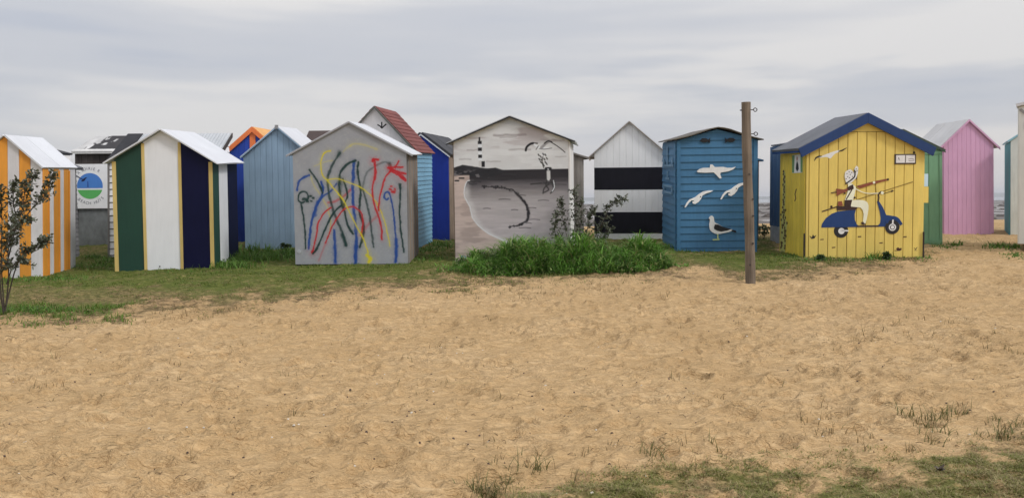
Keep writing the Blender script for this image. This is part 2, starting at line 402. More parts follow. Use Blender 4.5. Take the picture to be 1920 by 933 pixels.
# scattered dark crumbs of shell and weed
cr = node(t, 'ShaderNodeTexNoise', {'Vector': tc.outputs['Object'], 'Scale': 2.1, 'Detail': 2.0})
thr = node(t, 'ShaderNodeMapRange', {0: cr.outputs[0], 1: .45, 2: .7, 3: .02, 4: .17})
crumb = node(t, 'ShaderNodeMath', {0: nD.outputs['Distance'], 1: thr.outputs[0]}, operation='LESS_THAN')
crm = node(t, 'ShaderNodeMath', {0: crumb.outputs[0], 1: .7}, operation='MULTIPLY')
withc = node(t, 'ShaderNodeMix', {0: crm.outputs[0], 6: sandg.outputs[0], 7: (.14, .075, .035, 1)}, data_type='RGBA')
aG = node(t, 'ShaderNodeAttribute', attribute_name='turf'); aD = node(t, 'ShaderNodeAttribute', attribute_name='dry')
# damp, freshly turned streaks with the lips' shade painted in, and pale dry crust
wv = node(t, 'ShaderNodeTexNoise', {'Vector': sx.outputs[0], 'Scale': 9.0, 'Detail': 4.0, 'Roughness': .6, 'Distortion': .6})
rg = node(t, 'ShaderNodeMath', {0: node(t, 'ShaderNodeMath', {0: wv.outputs[0], 1: .5}, operation='SUBTRACT').outputs[0]}, operation='ABSOLUTE')
wv2 = node(t, 'ShaderNodeTexNoise', {'Vector': sx.outputs[0], 'Scale': 17.0, 'Detail': 3.0, 'Roughness': .6, 'Distortion': .5})
rg2 = node(t, 'ShaderNodeMath', {0: node(t, 'ShaderNodeMath', {0: wv2.outputs[0], 1: .5}, operation='SUBTRACT').outputs[0]}, operation='ABSOLUTE')
msk = node(t, 'ShaderNodeMapRange', {0: nA.outputs[0], 1: .4, 2: .62, 3: .25, 4: 1.0})
d1 = node(t, 'ShaderNodeMapRange', {0: rg.outputs[0], 1: .0, 2: .035, 3: .42, 4: 0.0}); d2 = node(t, 'ShaderNodeMapRange', {0: rg2.outputs[0], 1: .0, 2: .026, 3: .42, 4: 0.0})
dd = node(t, 'ShaderNodeMath', {0: node(t, 'ShaderNodeMath', {0: d1.outputs[0], 1: d2.outputs[0]}, operation='MAXIMUM').outputs[0], 1: msk.outputs[0]}, operation='MULTIPLY')
damp_shade = node(t, 'ShaderNodeMix', {0: dd.outputs[0], 6: withc.outputs[2], 7: (.22, .125, .06, 1)}, data_type='RGBA')
cr1 = node(t, 'ShaderNodeMapRange', {0: rg.outputs[0], 1: .10, 2: .2, 3: 0.0, 4: .25})
withc = node(t, 'ShaderNodeMix', {0: cr1.outputs[0], 6: damp_shade.outputs[2], 7: (.67, .49, .285, 1)}, data_type='RGBA')
turfn = node(t, 'ShaderNodeTexNoise', {'Vector': tc.outputs['Object'], 'Scale': 9.0, 'Detail': 6.0, 'Roughness': .75})
green = cramp(t, turfn.outputs[0], [(.3, (.070, .092, .020)), (.5, (.125, .148, .033)), (.7, (.215, .215, .068))])
brown = cramp(t, turfn.outputs[0], [(.3, (.09, .065, .035)), (.46, (.18, .125, .065)), (.6, (.42, .28, .15))])
turf = node(t, 'ShaderNodeMix', {0: aD.outputs['Fac'], 6: green, 7: brown}, data_type='RGBA')
fac = node(t, 'ShaderNodeMath', {0: aG.outputs['Fac'], 1: node(t, 'ShaderNodeMapRange', {0: nB.outputs[0], 1: .35, 2: .65, 3: -.25, 4: .25}).outputs[0]}, operation='ADD', use_clamp=True)
fac2 = node(t, 'ShaderNodeMapRange', {0: fac.outputs[0], 1: .12, 2: .62}, interpolation_type='SMOOTHSTEP')
fin = node(t, 'ShaderNodeMix', {0: fac2.outputs[0], 6: withc.outputs[2], 7: turf.outputs[2]}, data_type='RGBA')
t.links.new(fin.outputs[2], b.inputs['Base Color']); b.inputs['Roughness'].default_value = .95; b.inputs['Specular IOR Level'].default_value = .1
bh = node(t, 'ShaderNodeMath', {0: nB.outputs[0], 1: node(t, 'ShaderNodeMath', {0: nC.outputs[0], 1: .25}, operation='MULTIPLY').outputs[0]}, operation='ADD')
rr = node(t, 'ShaderNodeMath', {0: node(t, 'ShaderNodeMapRange', {0: rg.outputs[0], 1: 0.0, 2: .12, 3: 0.0, 4: 1.0}).outputs[0], 1: node(t, 'ShaderNodeMapRange', {0: rg2.outputs[0], 1: 0.0, 2: .12, 3: 0.0, 4: .5}).outputs[0]}, operation='ADD')
bh2 = node(t, 'ShaderNodeMath', {0: bh.outputs[0], 1: rr.outputs[0]}, operation='ADD')
bp = node(t, 'ShaderNodeBump', {'Height': bh2.outputs[0], 'Strength': .8, 'Distance': .018}); t.links.new(bp.outputs[0], b.inputs['Normal'])
SAND = m
ground = np_mesh('sandy_ground', np.stack([X, Y, Z], -1).reshape(-1, 3), grid_quads(len(xs), len(ys)), SAND, smoothed=True,
                 attrs={'turf': (cov * np.where(Y < 7.5, .62, 1.0)).ravel(), 'dry': dry.ravel()})
kind(ground, 'structure')

# tidal flats, sea and the far shore
m, t, b = new_mat('wet_mud_and_pools')
tc = node(t, 'ShaderNodeTexCoord'); mp = node(t, 'ShaderNodeMapping', {0: tc.outputs['Object'], 'Scale': (.10, .022, 1)})
n1 = node(t, 'ShaderNodeTexNoise', {'Vector': mp.outputs[0], 'Scale': 1.0, 'Detail': 6.0, 'Roughness': .65})
colr = cramp(t, n1.outputs[0], [(.40, (.060, .050, .045)), (.50, (.115, .095, .08)), (.56, (.20, .175, .155)), (.62, (.36, .34, .33))])
t.links.new(colr, b.inputs['Base Color'])
t.links.new(cramp(t, n1.outputs[0], [(.52, (.8, .8, .8)), (.57, (.12, .12, .12))]), b.inputs['Roughness'])
MUD = m
mb = MB(); mb.add([(-9000, 30, -1.0), (9000, 30, -1.0), (9000, 9000, -1.0), (-9000, 9000, -1.0)], [(0, 1, 2, 3)])
kind(mb.build('tidal_flats', MUD), 'structure')
m, t, b = new_mat('pale_sea_water')
b.inputs['Base Color'].default_value = (.16, .19, .22, 1); b.inputs['Roughness'].default_value = .22
tc = node(t, 'ShaderNodeTexCoord'); mp = node(t, 'ShaderNodeMapping', {0: tc.outputs['Object'], 'Scale': (.05, .2, 1)})
n1 = node(t, 'ShaderNodeTexNoise', {'Vector': mp.outputs[0], 'Scale': 1.0, 'Detail': 3.0})
bp = node(t, 'ShaderNodeBump', {'Height': n1.outputs[0], 'Strength': .25, 'Distance': .5}); t.links.new(bp.outputs[0], b.inputs['Normal'])
shore = [(x, 560 + 60 * math.sin(x * .004) + 25 * math.sin(x * .021 + 1)) for x in range(-3000, 3001, 60)]
mb = MB(); vs_ = [(-9000, 600, -.98)] + [(x, y, -.98) for x, y in shore] + [(9000, 600, -.98), (9000, 8990, -.98), (-9000, 8990, -.98)]
mb.add(vs_, [tuple(range(len(vs_)))]); kind(mb.build('sea', m), 'structure')
mb = MB(); hp = []
for i, x in enumerate(np.arange(-6500, 6501, 65)):
    hp.append((x, 4 + 40 * max(0, vnoise(np.array(x / 900.), np.array(.5), 3) - .12) * (1 if x > -400 else .35) + 7 * float(vnoise(np.array(x / 120.), np.array(.5), 9))))
nH = len(hp); vs_ = [(x, 4200 + 500 * math.sin(x / 2300), -1.5) for x, h in hp] + [(x, 4500 + 500 * math.sin(x / 2300), h) for x, h in hp] + [(x, 5200, -1.5) for x, h in hp]
fs = []
for i in range(nH - 1):
    fs += [(i, i + 1, nH + i + 1, nH + i), (nH + i, nH + i + 1, 2 * nH + i + 1, 2 * nH + i)]
mb.add(vs_, fs)
kind(mb.build('far_hills', paint('wooded_far_shore', (.07, .085, .06), .9, .2, (.01, .01, .01))), 'structure')
# seaweed-covered stones lying out on the flats
mb = MB()
for i in range(420):
    yy = 62 + 330 * rng.random() ** 2; xx = rng.uniform(-.1, .75) * yy; s_ = rng.uniform(.25, 1.1) * (yy / 120 + .4)
    n = 7; ring = [(xx + s_ * rng.uniform(.7, 1.2) * math.cos(k / n * 6.283), yy + s_ * rng.uniform(.7, 1.2) * math.sin(k / n * 6.283), -1.05) for k in range(n)]
    mid = [(xx + (p[0] - xx) * .6, yy + (p[1] - yy) * .6, -1 + s_ * rng.uniform(.15, .3)) for p in ring]
    mb.add(ring + mid, [tuple(range(n, 2 * n))] + [(k, (k + 1) % n, n + (k + 1) % n, n + k) for k in range(n)])
kind(mb.build('shore_stones', paint('weed_covered_stone', (.075, .06, .05), .8, .35, (1, 1, 1))), 'stuff')

# ------------------------------------------------------------------ beach huts
class Hut:
    def __init__(s, key, label, main, core=None, cat='beach hut', base=.14, mono=False):
        s.mono = mono
        x, y, z, yaw, pi, ro, s.w, s.D, s.hw, s.hr, s.os, s.of, s.ob = HUTS[key]
        s.o = thing('beach_hut', label, cat, (x, y, z), group='painted beach huts behind the sand')
        s.o.rotation_mode = 'QUATERNION'
        s.o.rotation_quaternion = (Matrix.Rotation(yaw, 3, 'Z') @ Matrix.Rotation(pi, 3, 'X') @ Matrix.Rotation(ro, 3, 'Y')).to_quaternion()
        s.main, s.base = main, base; s.slope = (s.hr - s.hw) / (s.w / 2)
        mb = MB(); g = s.gable(.004)
        vs = [(u, .001, v) for u, v in g] + [(u, s.D - .001, v) for u, v in g]; n = len(g)
        mb.add(vs, [tuple(range(n)), tuple(range(n, 2 * n))[::-1]] + [(i, (i + 1) % n, n + (i + 1) % n, n + i) for i in range(n)])
        mb.build('wall', core or main, s.o)
    def gable(s, cut=0.0):
        if s.mono: return [(-s.w / 2, -s.base), (0, -s.base), (0, s.hr - cut), (-s.w / 2, s.hw - cut)]
        return [(-s.w / 2, -s.base), (s.w / 2, -s.base), (s.w / 2, s.hw - cut), (0, s.hr - cut), (-s.w / 2, s.hw - cut)]
    def P(s, wall):
        W, D = s.w / 2, s.D
        return {'front': lambda u, v, o: (u, -o, v), 'back': lambda u, v, o: (u, D + o, v),
                'right': lambda u, v, o: (W + o, u, v), 'left': lambda u, v, o: (-W - o, u, v)}[wall]
    def poly(s, wall):
        if wall in ('front', 'back'): return s.gable(.008)
        return [(0, -s.base), (s.D, -s.base), (s.D, s.hw - .022), (0, s.hw - .022)]
    def span(s, wall): return (-s.w / 2, s.w / 2) if wall in ('front', 'back') else (0, s.D)
    def vboards(s, wall, edges, mats, gap=.007, th=.018, name='plank', zmax=None, ch=.004):
        P = s.P(wall)
        if isinstance(edges, int):
            a, b = s.span(wall); edges = [a + (b - a) * i / edges for i in range(edges + 1)]
        for i in range(len(edges) - 1):
            p = clip(clip(s.poly(wall), 1, 0, edges[i + 1] - gap / 2), -1, 0, -(edges[i] + gap / 2))
            if zmax: p = clip(p, 0, 1, zmax)
            if len(p) < 3: continue
            mm = mats[i % len(mats)] if isinstance(mats, list) else mats
            mb = MB(); mb.prism(p, 0.0, th + random.uniform(-.0015, .0015), P, ch); mb.build(name, mm, s.o)
    def hboards(s, wall, pitch, mats, th=.02, name='plank', z0=None, lap=True, u0=None, u1=None, gap=0.0):
        P = s.P(wall); z = -s.base if z0 is None else z0; i = 0
        top = s.hr if wall in ('front', 'back') else s.hw
        a, b = s.span(wall); a = a if u0 is None else u0; b = b if u1 is None else u1
        while z < top:
            p = clip(clip(s.poly(wall), 0, 1, z + pitch - gap), 0, -1, -z); p = clip(clip(p, 1, 0, b), -1, 0, -a)
            if len(p) >= 3:
                mm = mats[i % len(mats)] if isinstance(mats, list) else mats
                n = len(p); jit = random.uniform(-.0012, .0012)
                off = lambda v: (th + jit) - (th * .72) * (v - z) / pitch if lap else th + jit
                vs = [P(u, v, 0) for u, v in p] + [P(u, v, off(v)) for u, v in p]
                mb = MB(); mb.add(vs, [tuple(range(n))[::-1], tuple(range(n, 2 * n))] + [(k, (k + 1) % n, n + (k + 1) % n, n + k) for k in range(n)])
                mb.build(name, mm, s.o)
            z += pitch; i += 1
    def panel(s, wall, mm, th=.012, name='wall_panel', poly=None):
        mb = MB(); mb.prism(poly or s.poly(wall), 0, th, s.P(wall)); return mb.build(name, mm, s.o)
    def strip(s, wall, pts, wd, mm, o0=.018, o1=.03, name='trim_strip', parent=None):
        mb = MB(); mb.prism(ribbon(pts, wd), o0, o1, s.P(wall)); return mb.build(name, mm, parent or s.o)
    def corr(s, wall, mm, pitch=.08, amp=.012, z0=None, z1=None, name='corrugated_sheet'):
        P = s.P(wall); a, b = s.span(wall); n = max(8, int((b - a) / pitch * 6)); mb = MB(); vs = []
        z0 = -s.base if z0 is None else z0
        for k in range(n + 1):
            u = a + (b - a) * k / n; top = (s.hr - s.slope * abs(u) - .01) if wall in ('front', 'back') else s.hw - .022
            o = .016 + amp * math.cos(u / pitch * 2 * math.pi)
            vs += [P(u, z0, o), P(u, min(top, z1 or 99), o)]
        mb.add(vs, [(2 * k, 2 * k + 2, 2 * k + 3, 2 * k + 1) for k in range(n)]); mb.build(name, mm, s.o, smoothed=True)
    def roof_frame(s, sd):
        c = math.atan(s.slope); nx, nz = sd * math.sin(c), math.cos(c)
        return lambda d, y, o: (sd * d + nx * o, y, s.hr - s.slope * d + nz * o)   # d: horizontal run from the ridge
    def roof(s, mm, th=.028, kind_='flat', sides=(-1, 1), name='roof_panel', mats=None, split=1, cap=None, wob=.004, os=None):
        e = s.w / 2 + (s.os if os is None else os); y0, y1 = -s.of - .018, s.D + s.ob
        for sd in sides:
            F = s.roof_frame(sd); mt = (mats or {}).get(sd, mm)
            for q in range(split):
                a, b_ = y0 + (y1 - y0) * q / split, y0 + (y1 - y0) * (q + 1) / split - (.004 if q < split - 1 else 0)
                nu = 9; ny = max(4, int((b_ - a) / .076 * 6)) if kind_ == 'corr' else 9
                top, bot = [], []
                ph = rng.uniform(0, 6)
                for j in range(ny + 1):
                    y = a + (b_ - a) * j / ny
                    for i in range(nu + 1):
                        d = .0012 + (e - .0012) * i / nu
                        o = (.009 * math.cos(y / .076 * 2 * math.pi) if kind_ == 'corr' else 0) + wob * math.sin(3.1 * y + 2.3 * d + ph) * (d / e) + (.003 * q if kind_ != 'corr' else 0)
                        top.append(F(d, y, th + .010 + o)); bot.append(F(d, y, .001 + (o + .009 if kind_ == 'corr' else 0)))
                n1 = nu + 1; nT = len(top); fs = []
                for j in range(ny):
                    for i in range(nu):
                        k = j * n1 + i; fs += [(k, k + 1, k + 1 + n1, k + n1), (nT + k, nT + k + n1, nT + k + 1 + n1, nT + k + 1)]
                for i in range(nu):
                    fs += [(i, nT + i, nT + i + 1, i + 1), (ny * n1 + i, ny * n1 + i + 1, nT + ny * n1 + i + 1, nT + ny * n1 + i)]
                for j in range(ny):
                    k = j * n1; fs += [(k, k + n1, nT + k + n1, nT + k)]; k += nu; fs += [(k, nT + k, nT + k + n1, k + n1)]
                mb = MB(); mb.add(top + bot, fs); mb.build(name, mt, s.o)
        if cap:
            mb = MB(); L = []
            for y in (y0 - .006, y1 + .006):
                for sd in (-1, 1):
                    F = s.roof_frame(sd); L += [F(.09, y, th + .018), F(.09, y, th + .030)]
                L += [(0, y, s.hr + (th + .020) / math.cos(math.atan(s.slope))), (0, y, s.hr + (th + .032) / math.cos(math.atan(s.slope)))]
            # order per end: l_low l_up r_low r_up m_low m_up
            fs = []
            for (i, j) in ((1, 5), (5, 3)): fs.append((i, j, j + 6, i + 6))
            for (i, j) in ((0, 4), (4, 2)): fs.append((i, i + 6, j + 6, j))
            fs += [(0, 1, 7, 6), (2, 8, 9, 3), (0, 4, 5, 1), (4, 2, 3, 5), (6, 7, 11, 10), (10, 11, 9, 8)]
            mb.add(L, fs); mb.build('ridge_cap', cap, s.o)
    def barge(s, mm, depth=.1, th=.022, y=None, sides=(-1, 1), lift=.03, end=None, name='barge_board', os=None):
        e = s.w / 2 + (s.os if os is None else os) + .01; y = -s.of - .020 if y is None else y
        for sd in sides:
            F = s.roof_frame(sd); pl = []
            k = s.slope * .0
            pl = [F(0, 0, 0), F(e, 0, 0)]
            zt = lambda d: s.hr - s.slope * d + lift
            p = [(sd * .001, zt(0)), (sd * e, zt(e)), (sd * (e - (end or 0)), zt(e - (end or 0)) - depth), (sd * .001, zt(0) - depth)]
            mb = MB(); mb.prism(p, 0, th, lambda u, v, o: (u, y - o, v)); mb.build(name, mm, s.o)
    def plates(s, wall, mm, polys, o, th=.002, name='painted_mark', parent=None, mapf=None):
        mb = MB(); P = s.P(wall)
        for p in polys:
            q = [mapf(*a) for a in p] if mapf else p
            mb.prism(q, o, o + th, P)
        return mb.build(name, mm, parent or s.o)
def pmap(ox, oy, sc, x0, x1, y0, y1, u0, u1, v0, v1):
    """a sketch measured on paper (ox, oy, sc) -> wall coordinates, x0..x1 -> u0..u1, y0..y1 -> v0..v1"""
    def f(X_, Y_):
        x, y = ox + X_ / sc, oy + Y_ / sc
        return (u0 + (x - x0) / (x1 - x0) * (u1 - u0), v0 + (y - y0) / (y1 - y0) * (v1 - v0))
    return f

# ---- orange and white striped hut
ORANGE = paint('orange_paint', alb(204, 134, 28), worn=.06); STRIPEW = paint('off_white_stripe_paint', alb(186, 184, 186)); 
h = Hut('A', 'orange and off-white vertically striped beach hut with a plain white roof', STRIPEW)
ed = [h.w / 2 - .2 * k for k in range(6, -1, -1)]; ed = [-h.w / 2] + ed if ed[0] > -h.w / 2 + .02 else ed
h.vboards('front', ed, [STRIPEW, ORANGE] if (len(ed) - 1) % 2 else [ORANGE, STRIPEW], gap=.004)
sp = [0, .19, .39, .59, .78, .98, h.D]
h.vboards('right', sp, [ORANGE, STRIPEW], gap=.012)
for u in sp[1:-1:2]: h.strip('right', [(u + .0, -.1), (u + .0, h.hw - .06)], .03, ORANGE, .019, .032, 'cover_strip')
h.roof(WHITE_ROOF, split=2, th=.02, cap=None)

# ---- green, white and navy panelled hut
GREEN = paint('bottle_green_paint', alb(24, 60, 48)); NAVY = paint('navy_paint', alb(12, 14, 46), sheen=.12); PWHITE = paint('chalk_white_panel', alb(200, 201, 204), var=.05)
MUSTARD = paint('mustard_trim_paint', alb(186, 160, 92))
h = Hut('B', 'beach hut with bottle green, white and navy panels between mustard strips', GREEN, base=.05)
bx = lambda px: (px - 218) / (398 - 218) * h.w - h.w / 2
h.vboards('front', [-h.w / 2, bx(272), bx(340.5), h.w / 2], [GREEN, PWHITE, NAVY], gap=.002, th=.015, name='panel')
for px_ in (272, 340.5):
    h.strip('front', [(bx(px_), -.04), (bx(px_), h.hr - h.slope * abs(bx(px_)) - .03)], .052, MUSTARD)
for sd in (-1, 1): h.strip('front', [(sd * (h.w / 2 + .005), -.04), (sd * (h.w / 2 + .005), h.hw - .05)], .07, MUSTARD, .016, .028)
h.vboards('right', [0, .50, 1.12, h.D], [GREEN, PWHITE, NAVY], gap=.003, th=.015, name='panel')
h.strip('right', [(.012, -.04), (.012, h.hw - .05)], .06, MUSTARD, .0155, .024)
h.roof(WHITE_ROOF, th=.016, wob=.006)
mb = MB(); mb.box((-h.w / 2 - .02, -.035, -.16), (h.w / 2 + .02, h.D, -.055)); mb.build('plinth', DARKWOOD, h.o)
for (u, v) in ((bx(298), .05),): h.plates('front', IRON, [circle(u, v, .014, 10)], .016, .004, 'bolt')

# ---- white clapboard hut under a half felted roof
CLAPW = paint('white_clapboard_paint', alb(205, 203, 203))
h = Hut('D', 'white clapboard lean-to hut, half felt half corrugated roof, behind the green and navy hut', CLAPW, core=DARKWOOD, mono=True)
for wl in ('left', 'front'): h.hboards(wl, .143, CLAPW, th=.03, gap=.02)
h.strip('left', [(h.D - .018, -.1), (h.D - .018, h.hw - .05)], .04, OLDWOOD, .03, .042, 'corner_board')
yy = h.D
F0 = (h.of, h.ob)
h.ob = -.32; h.roof(GREY_ROOF, kind_='corr', th=.012, sides=(-1,))
of_ = h.of; h.of = -(h.D - .318) - .018; h.ob = .03; h.roof(FELT, th=.022, name='felt_panel', sides=(-1,)); h.of = of_
h.barge(DARKWOOD, depth=.10, lift=.02, sides=(-1,))

# ---- driftwood hut carrying the banner
SHEETGREY = paint('stained_grey_sheet', (.16, .17, .17), .6, .35, (3, 3, 2), worn=.3, worn_col=(.13, .115, .10), bump=.3)
h = Hut('E', 'dilapidated dark timber hut with a torn felt roof behind the striped huts', DARKWOOD, core=SHEETGREY)
h.vboards('left', 13, DARKWOOD, zmax=None, gap=.006)
h.panel('left', SHEETGREY, .03, 'metal_sheet', [(0, -.12), (h.D, -.12), (h.D, 1.0), (0, 1.0)])
h.strip('left', [(h.D - .03, -.1), (h.D - .03, h.hw - .06)], .07, DARKWOOD, .031, .042, 'corner_board')
# torn felt on the visible slope, painted piece by piece into a colour attribute
e = h.w / 2 + h.os; F = h.roof_frame(-1); nu, nv = 60, 90
D_, Y_ = np.meshgrid(np.linspace(.001, e, nu), np.linspace(-h.of, h.D + h.ob, nv))
nn = fbm(D_ * 3 + Y_ * 2.2, Y_ * 7, 4, 77)
q = (h.D + h.ob - Y_)            # distance from the left verge
tornw = smooth(.22, .15, q - .18 * (e - D_) + (nn - .5) * .45) 
tornw = np.maximum(tornw, smooth(.66, .70, nn) * smooth(1.1, .5, q)); tornw = np.maximum(tornw, smooth(e - .13, e - .09, D_ + (nn - .5) * .15))
colE = np.array([.035, .032, .034]) * (1 - tornw[..., None]) + np.array([.52, .51, .50]) * tornw[..., None] * (.75 + .5 * nn[..., None])
vE = np.array([F(float(a), float(b_), .03 + .012 * float(1 - c)) for a, b_, c in zip(D_.ravel(), Y_.ravel(), tornw.ravel())])
np_mesh('roof_panel', vE, grid_quads(nu, nv), VCOL, colE.reshape(-1, 3), h.o)
h.roof(FELT, th=.02, sides=(1,))
mb = MB(); mb.prism([(-e, -.02), (-e + .001, .05), (-e + .12, .105), (-e + .12, .02)], -h.of, h.D + h.ob, lambda u, v, o: (u, o, h.hr - h.slope * e + v)); 
mb.build('eave_board', paint('bleached_board', (.58, .57, .55), .8, .15, (2, 10, 2), worn=.2, worn_col=(.2, .18, .16)), h.o)
EH = h
# banner on that wall
ban = thing('banner', 'white banner with round blue and green emblem and bird on the dilapidated hut', 'banner', (-10.56, 20.035, 1.90))
BW = paint('banner_vinyl', alb(206, 206, 208), .5, .05, (3, 3, 3)); BBLUE = flat('emblem_blue', alb(62, 118, 190)); BGREEN = flat('emblem_green', alb(80, 168, 84)); BNAVY = flat('emblem_navy', alb(24, 30, 70)); BTEXT = flat('banner_lettering', alb(84, 84, 96))
bP = lambda u, v, o: (u, -o, v)
bs = 1 / (4.91 * 74.5)
bm_ = lambda X_, Y_: ((X_ - 268) * bs, (289 - Y_) * bs + .17)
mb = MB(); mb.prism([bm_(75, 88), bm_(75, 494), bm_(462, 494), bm_(462, 88)], 0, .006, bP); mb.build('sheet', BW, ban)
cx_, cy_ = bm_(270, 289); rr = 118 * bs
up = [(cx_ + rr * math.cos(a), cy_ + rr * math.sin(a)) for a in np.linspace(-.17, math.pi + .17, 30)]
lo = [(cx_ + rr * math.cos(a), cy_ + rr * math.sin(a)) for a in np.linspace(math.pi + .30, 2 * math.pi - .30, 26)]
mb = MB(); mb.prism(up, .006, .008, bP); mb.build('emblem_sky', BBLUE, ban)
mb = MB(); mb.prism(lo, .006, .008, bP); mb.build('emblem_meadow', BGREEN, ban)
mb = MB(); mb.prism([bm_(248, 245), bm_(256, 245), bm_(258, 300), bm_(246, 300)], .008, .0095, bP); mb.build('emblem_mast', flat('mast_blue', alb(40, 78, 150)), ban)
mb = MB(); mb.prism([bm_(*p) for p in catmull([(138, 185), (165, 200), (200, 222), (212, 222), (228, 212), (245, 210), (232, 225), (222, 240), (200, 248), (192, 240), (202, 232), (160, 208)], 3, True)], .008, .010, bP); mb.build('emblem_bird', BNAVY, ban)
mb = MB(); mb.prism([bm_(325, 400), bm_(357, 372), bm_(362, 410), bm_(345, 404)], .008, .0095, bP); mb.build('emblem_tail', BW, ban)
def glyphs(mb, text, rad, a0, da, size, flip):
    for i, ch in enumerate(text):
        if ch == ' ': continue
        cu = bpy.data.curves.new('t', 'FONT'); cu.body = ch; cu.size = size; cu.align_x = 'CENTER'; cu.align_y = 'CENTER'
        to = bpy.data.objects.new('t', cu); C.objects.link(to); bpy.context.view_layer.update()
        me = bpy.data.meshes.new_from_object(to); a = a0 + da * i
        rot = (a - math.pi / 2) if not flip else (a + math.pi / 2)
        vs = [(cx_ + rad * math.cos(a) + v.co.x * math.cos(rot) - v.co.y * math.sin(rot), cy_ + rad * math.sin(a) + v.co.x * math.sin(rot) + v.co.y * math.cos(rot)) for v in me.vertices]
        mb.add([bP(u, v, .0085) for u, v in vs], [tuple(p.vertices) for p in me.polygons])
        bpy.data.objects.remove(to); bpy.data.curves.remove(cu); bpy.data.meshes.remove(me)
mb = MB()
glyphs(mb, 'A BOIRIE R', 158 * bs, R(130), R(-7.9), .10, False)
glyphs(mb, 'BEACH HUTS', 158 * bs, R(-129), R(9.4), .10, True)
mb.build('lettering', BTEXT, ban, normals=False)

# ---- small huts behind the orange one
GREYBOARD = paint('grey_weatherboard', (.20, .20, .205), .85, .25, (12, 12, 1.5), bump=.4)
h = Hut('W', 'low grey weatherboard hut squeezed in behind the orange striped hut', GREYBOARD)
h.hboards('right', .1, GREYBOARD); h.vboards('front', 8, GREYBOARD); h.roof(FELT_GREY, th=.05)
h = Hut('X', 'white sheet-metal hut with dark eaves standing left of the banner hut', CLAPW)
h.corr('front', CLAPW); h.corr('right', CLAPW); h.roof(FELT, th=.03)

# ---- blue hut with orange bargeboards
COBALT = paint('cobalt_paint', alb(34, 66, 158)); ORB = paint('orange_barge_paint', alb(222, 112, 50)); ORR = paint('amber_roof_paint', alb(222, 160, 84, .9))
h = Hut('F', 'cobalt blue hut with orange bargeboards and amber roof', COBALT)
h.vboards('front', 9, COBALT, gap=.003); h.roof(ORR, th=.02)
h.barge(ORB, depth=.135, lift=.025)
h.strip('front', [(0, 2.22), (0, h.hr - .1)], .14, ORB, .018, .034, 'king_post')
h.vboards('left', 9, COBALT, gap=.003)

# ---- light blue boarded hut
LBLUE = paint('faded_light_blue_paint', alb(120, 143, 164), per_piece=.05)
h = Hut('G', 'light blue vertical board hut with a white roof, between the navy panelled and grey huts', LBLUE)
h.vboards('front', 12, LBLUE, gap=.0035, th=.014)
h.roof(WHITE_ROOF, th=.02); h.barge(LBLUE, depth=.035, lift=.02, th=.012)
mb = MB(); mb.box((-.035, -.10, h.hr - .035), (.035, -.06, h.hr + .05)); mb.build('ridge_bracket', STEEL, h.o)

# ---- dark roof peeping over
h = Hut('H', 'distant dark brown hut of which only the roof ridge shows over the light blue hut', DARKWOOD)
h.vboards('left', 9, DARKWOOD); h.roof(paint('brown_tile_sheet', (.085, .06, .055), .8, .2), th=.03)

# ---- grey hut with sprayed graffiti
def stroke_field(PX, PY, pts, wd, soft=.45, sub=6):
    """coverage of a sprayed line"""
    pts = np.array(catmull(pts, sub), float) if len(pts) > 2 else np.array(pts, float)
    best = np.full(PX.shape, 1e9)
    for k in range(len(pts) - 1):
        a, d = pts[k], pts[k + 1] - pts[k]; L2 = max((d ** 2).sum(), 1e-9)
        t_ = np.clip(((PX - a[0]) * d[0] + (PY - a[1]) * d[1]) / L2, 0, 1)
        best = np.minimum(best, np.hypot(PX - a[0] - t_ * d[0], PY - a[1] - t_ * d[1]))
    r = wd / 2; return smooth(r * (1 + soft), r * (1 - soft), best)
def art_panel(hh, fn, step=.009, th=.016):
    P = hh.P('front'); nu = int(hh.w / step); us = np.linspace(-hh.w / 2, hh.w / 2, nu); nv = int((hh.hr + hh.base) / step)
    U = np.repeat(us[None], nv, 0); tops = hh.hr - .008 - hh.slope * np.abs(us)
    V = -hh.base + (tops + hh.base)[None] * np.linspace(0, 1, nv)[:, None]
    col = fn(U, V); v = np.stack([U, np.full_like(U, -th), V], -1).reshape(-1, 3)
    return np_mesh('painted_panel', v, grid_quads(nu, nv), ARTPAINT, col.reshape(-1, 3), hh.o)
GREYP = paint('grey_panel_paint', alb(134, 134, 138), var=.05)
h = Hut('I', 'grey beach hut sprayed with looping red, blue, green and yellow graffiti lines', GREYP, base=.0)
mb = MB(); mb.box((-h.w / 2 + .015, .004, -.2), (h.w / 2 - .015, h.D - .02, -.002)); mb.build('contact_shade_box', DARKWOOD, h.o)  # dark box added under the walls to give the contact shadow line
SY, SG, SB, SR = lin((212, 198, 44)), lin((12, 52, 50)), lin((28, 72, 146)), lin((184, 32, 42))
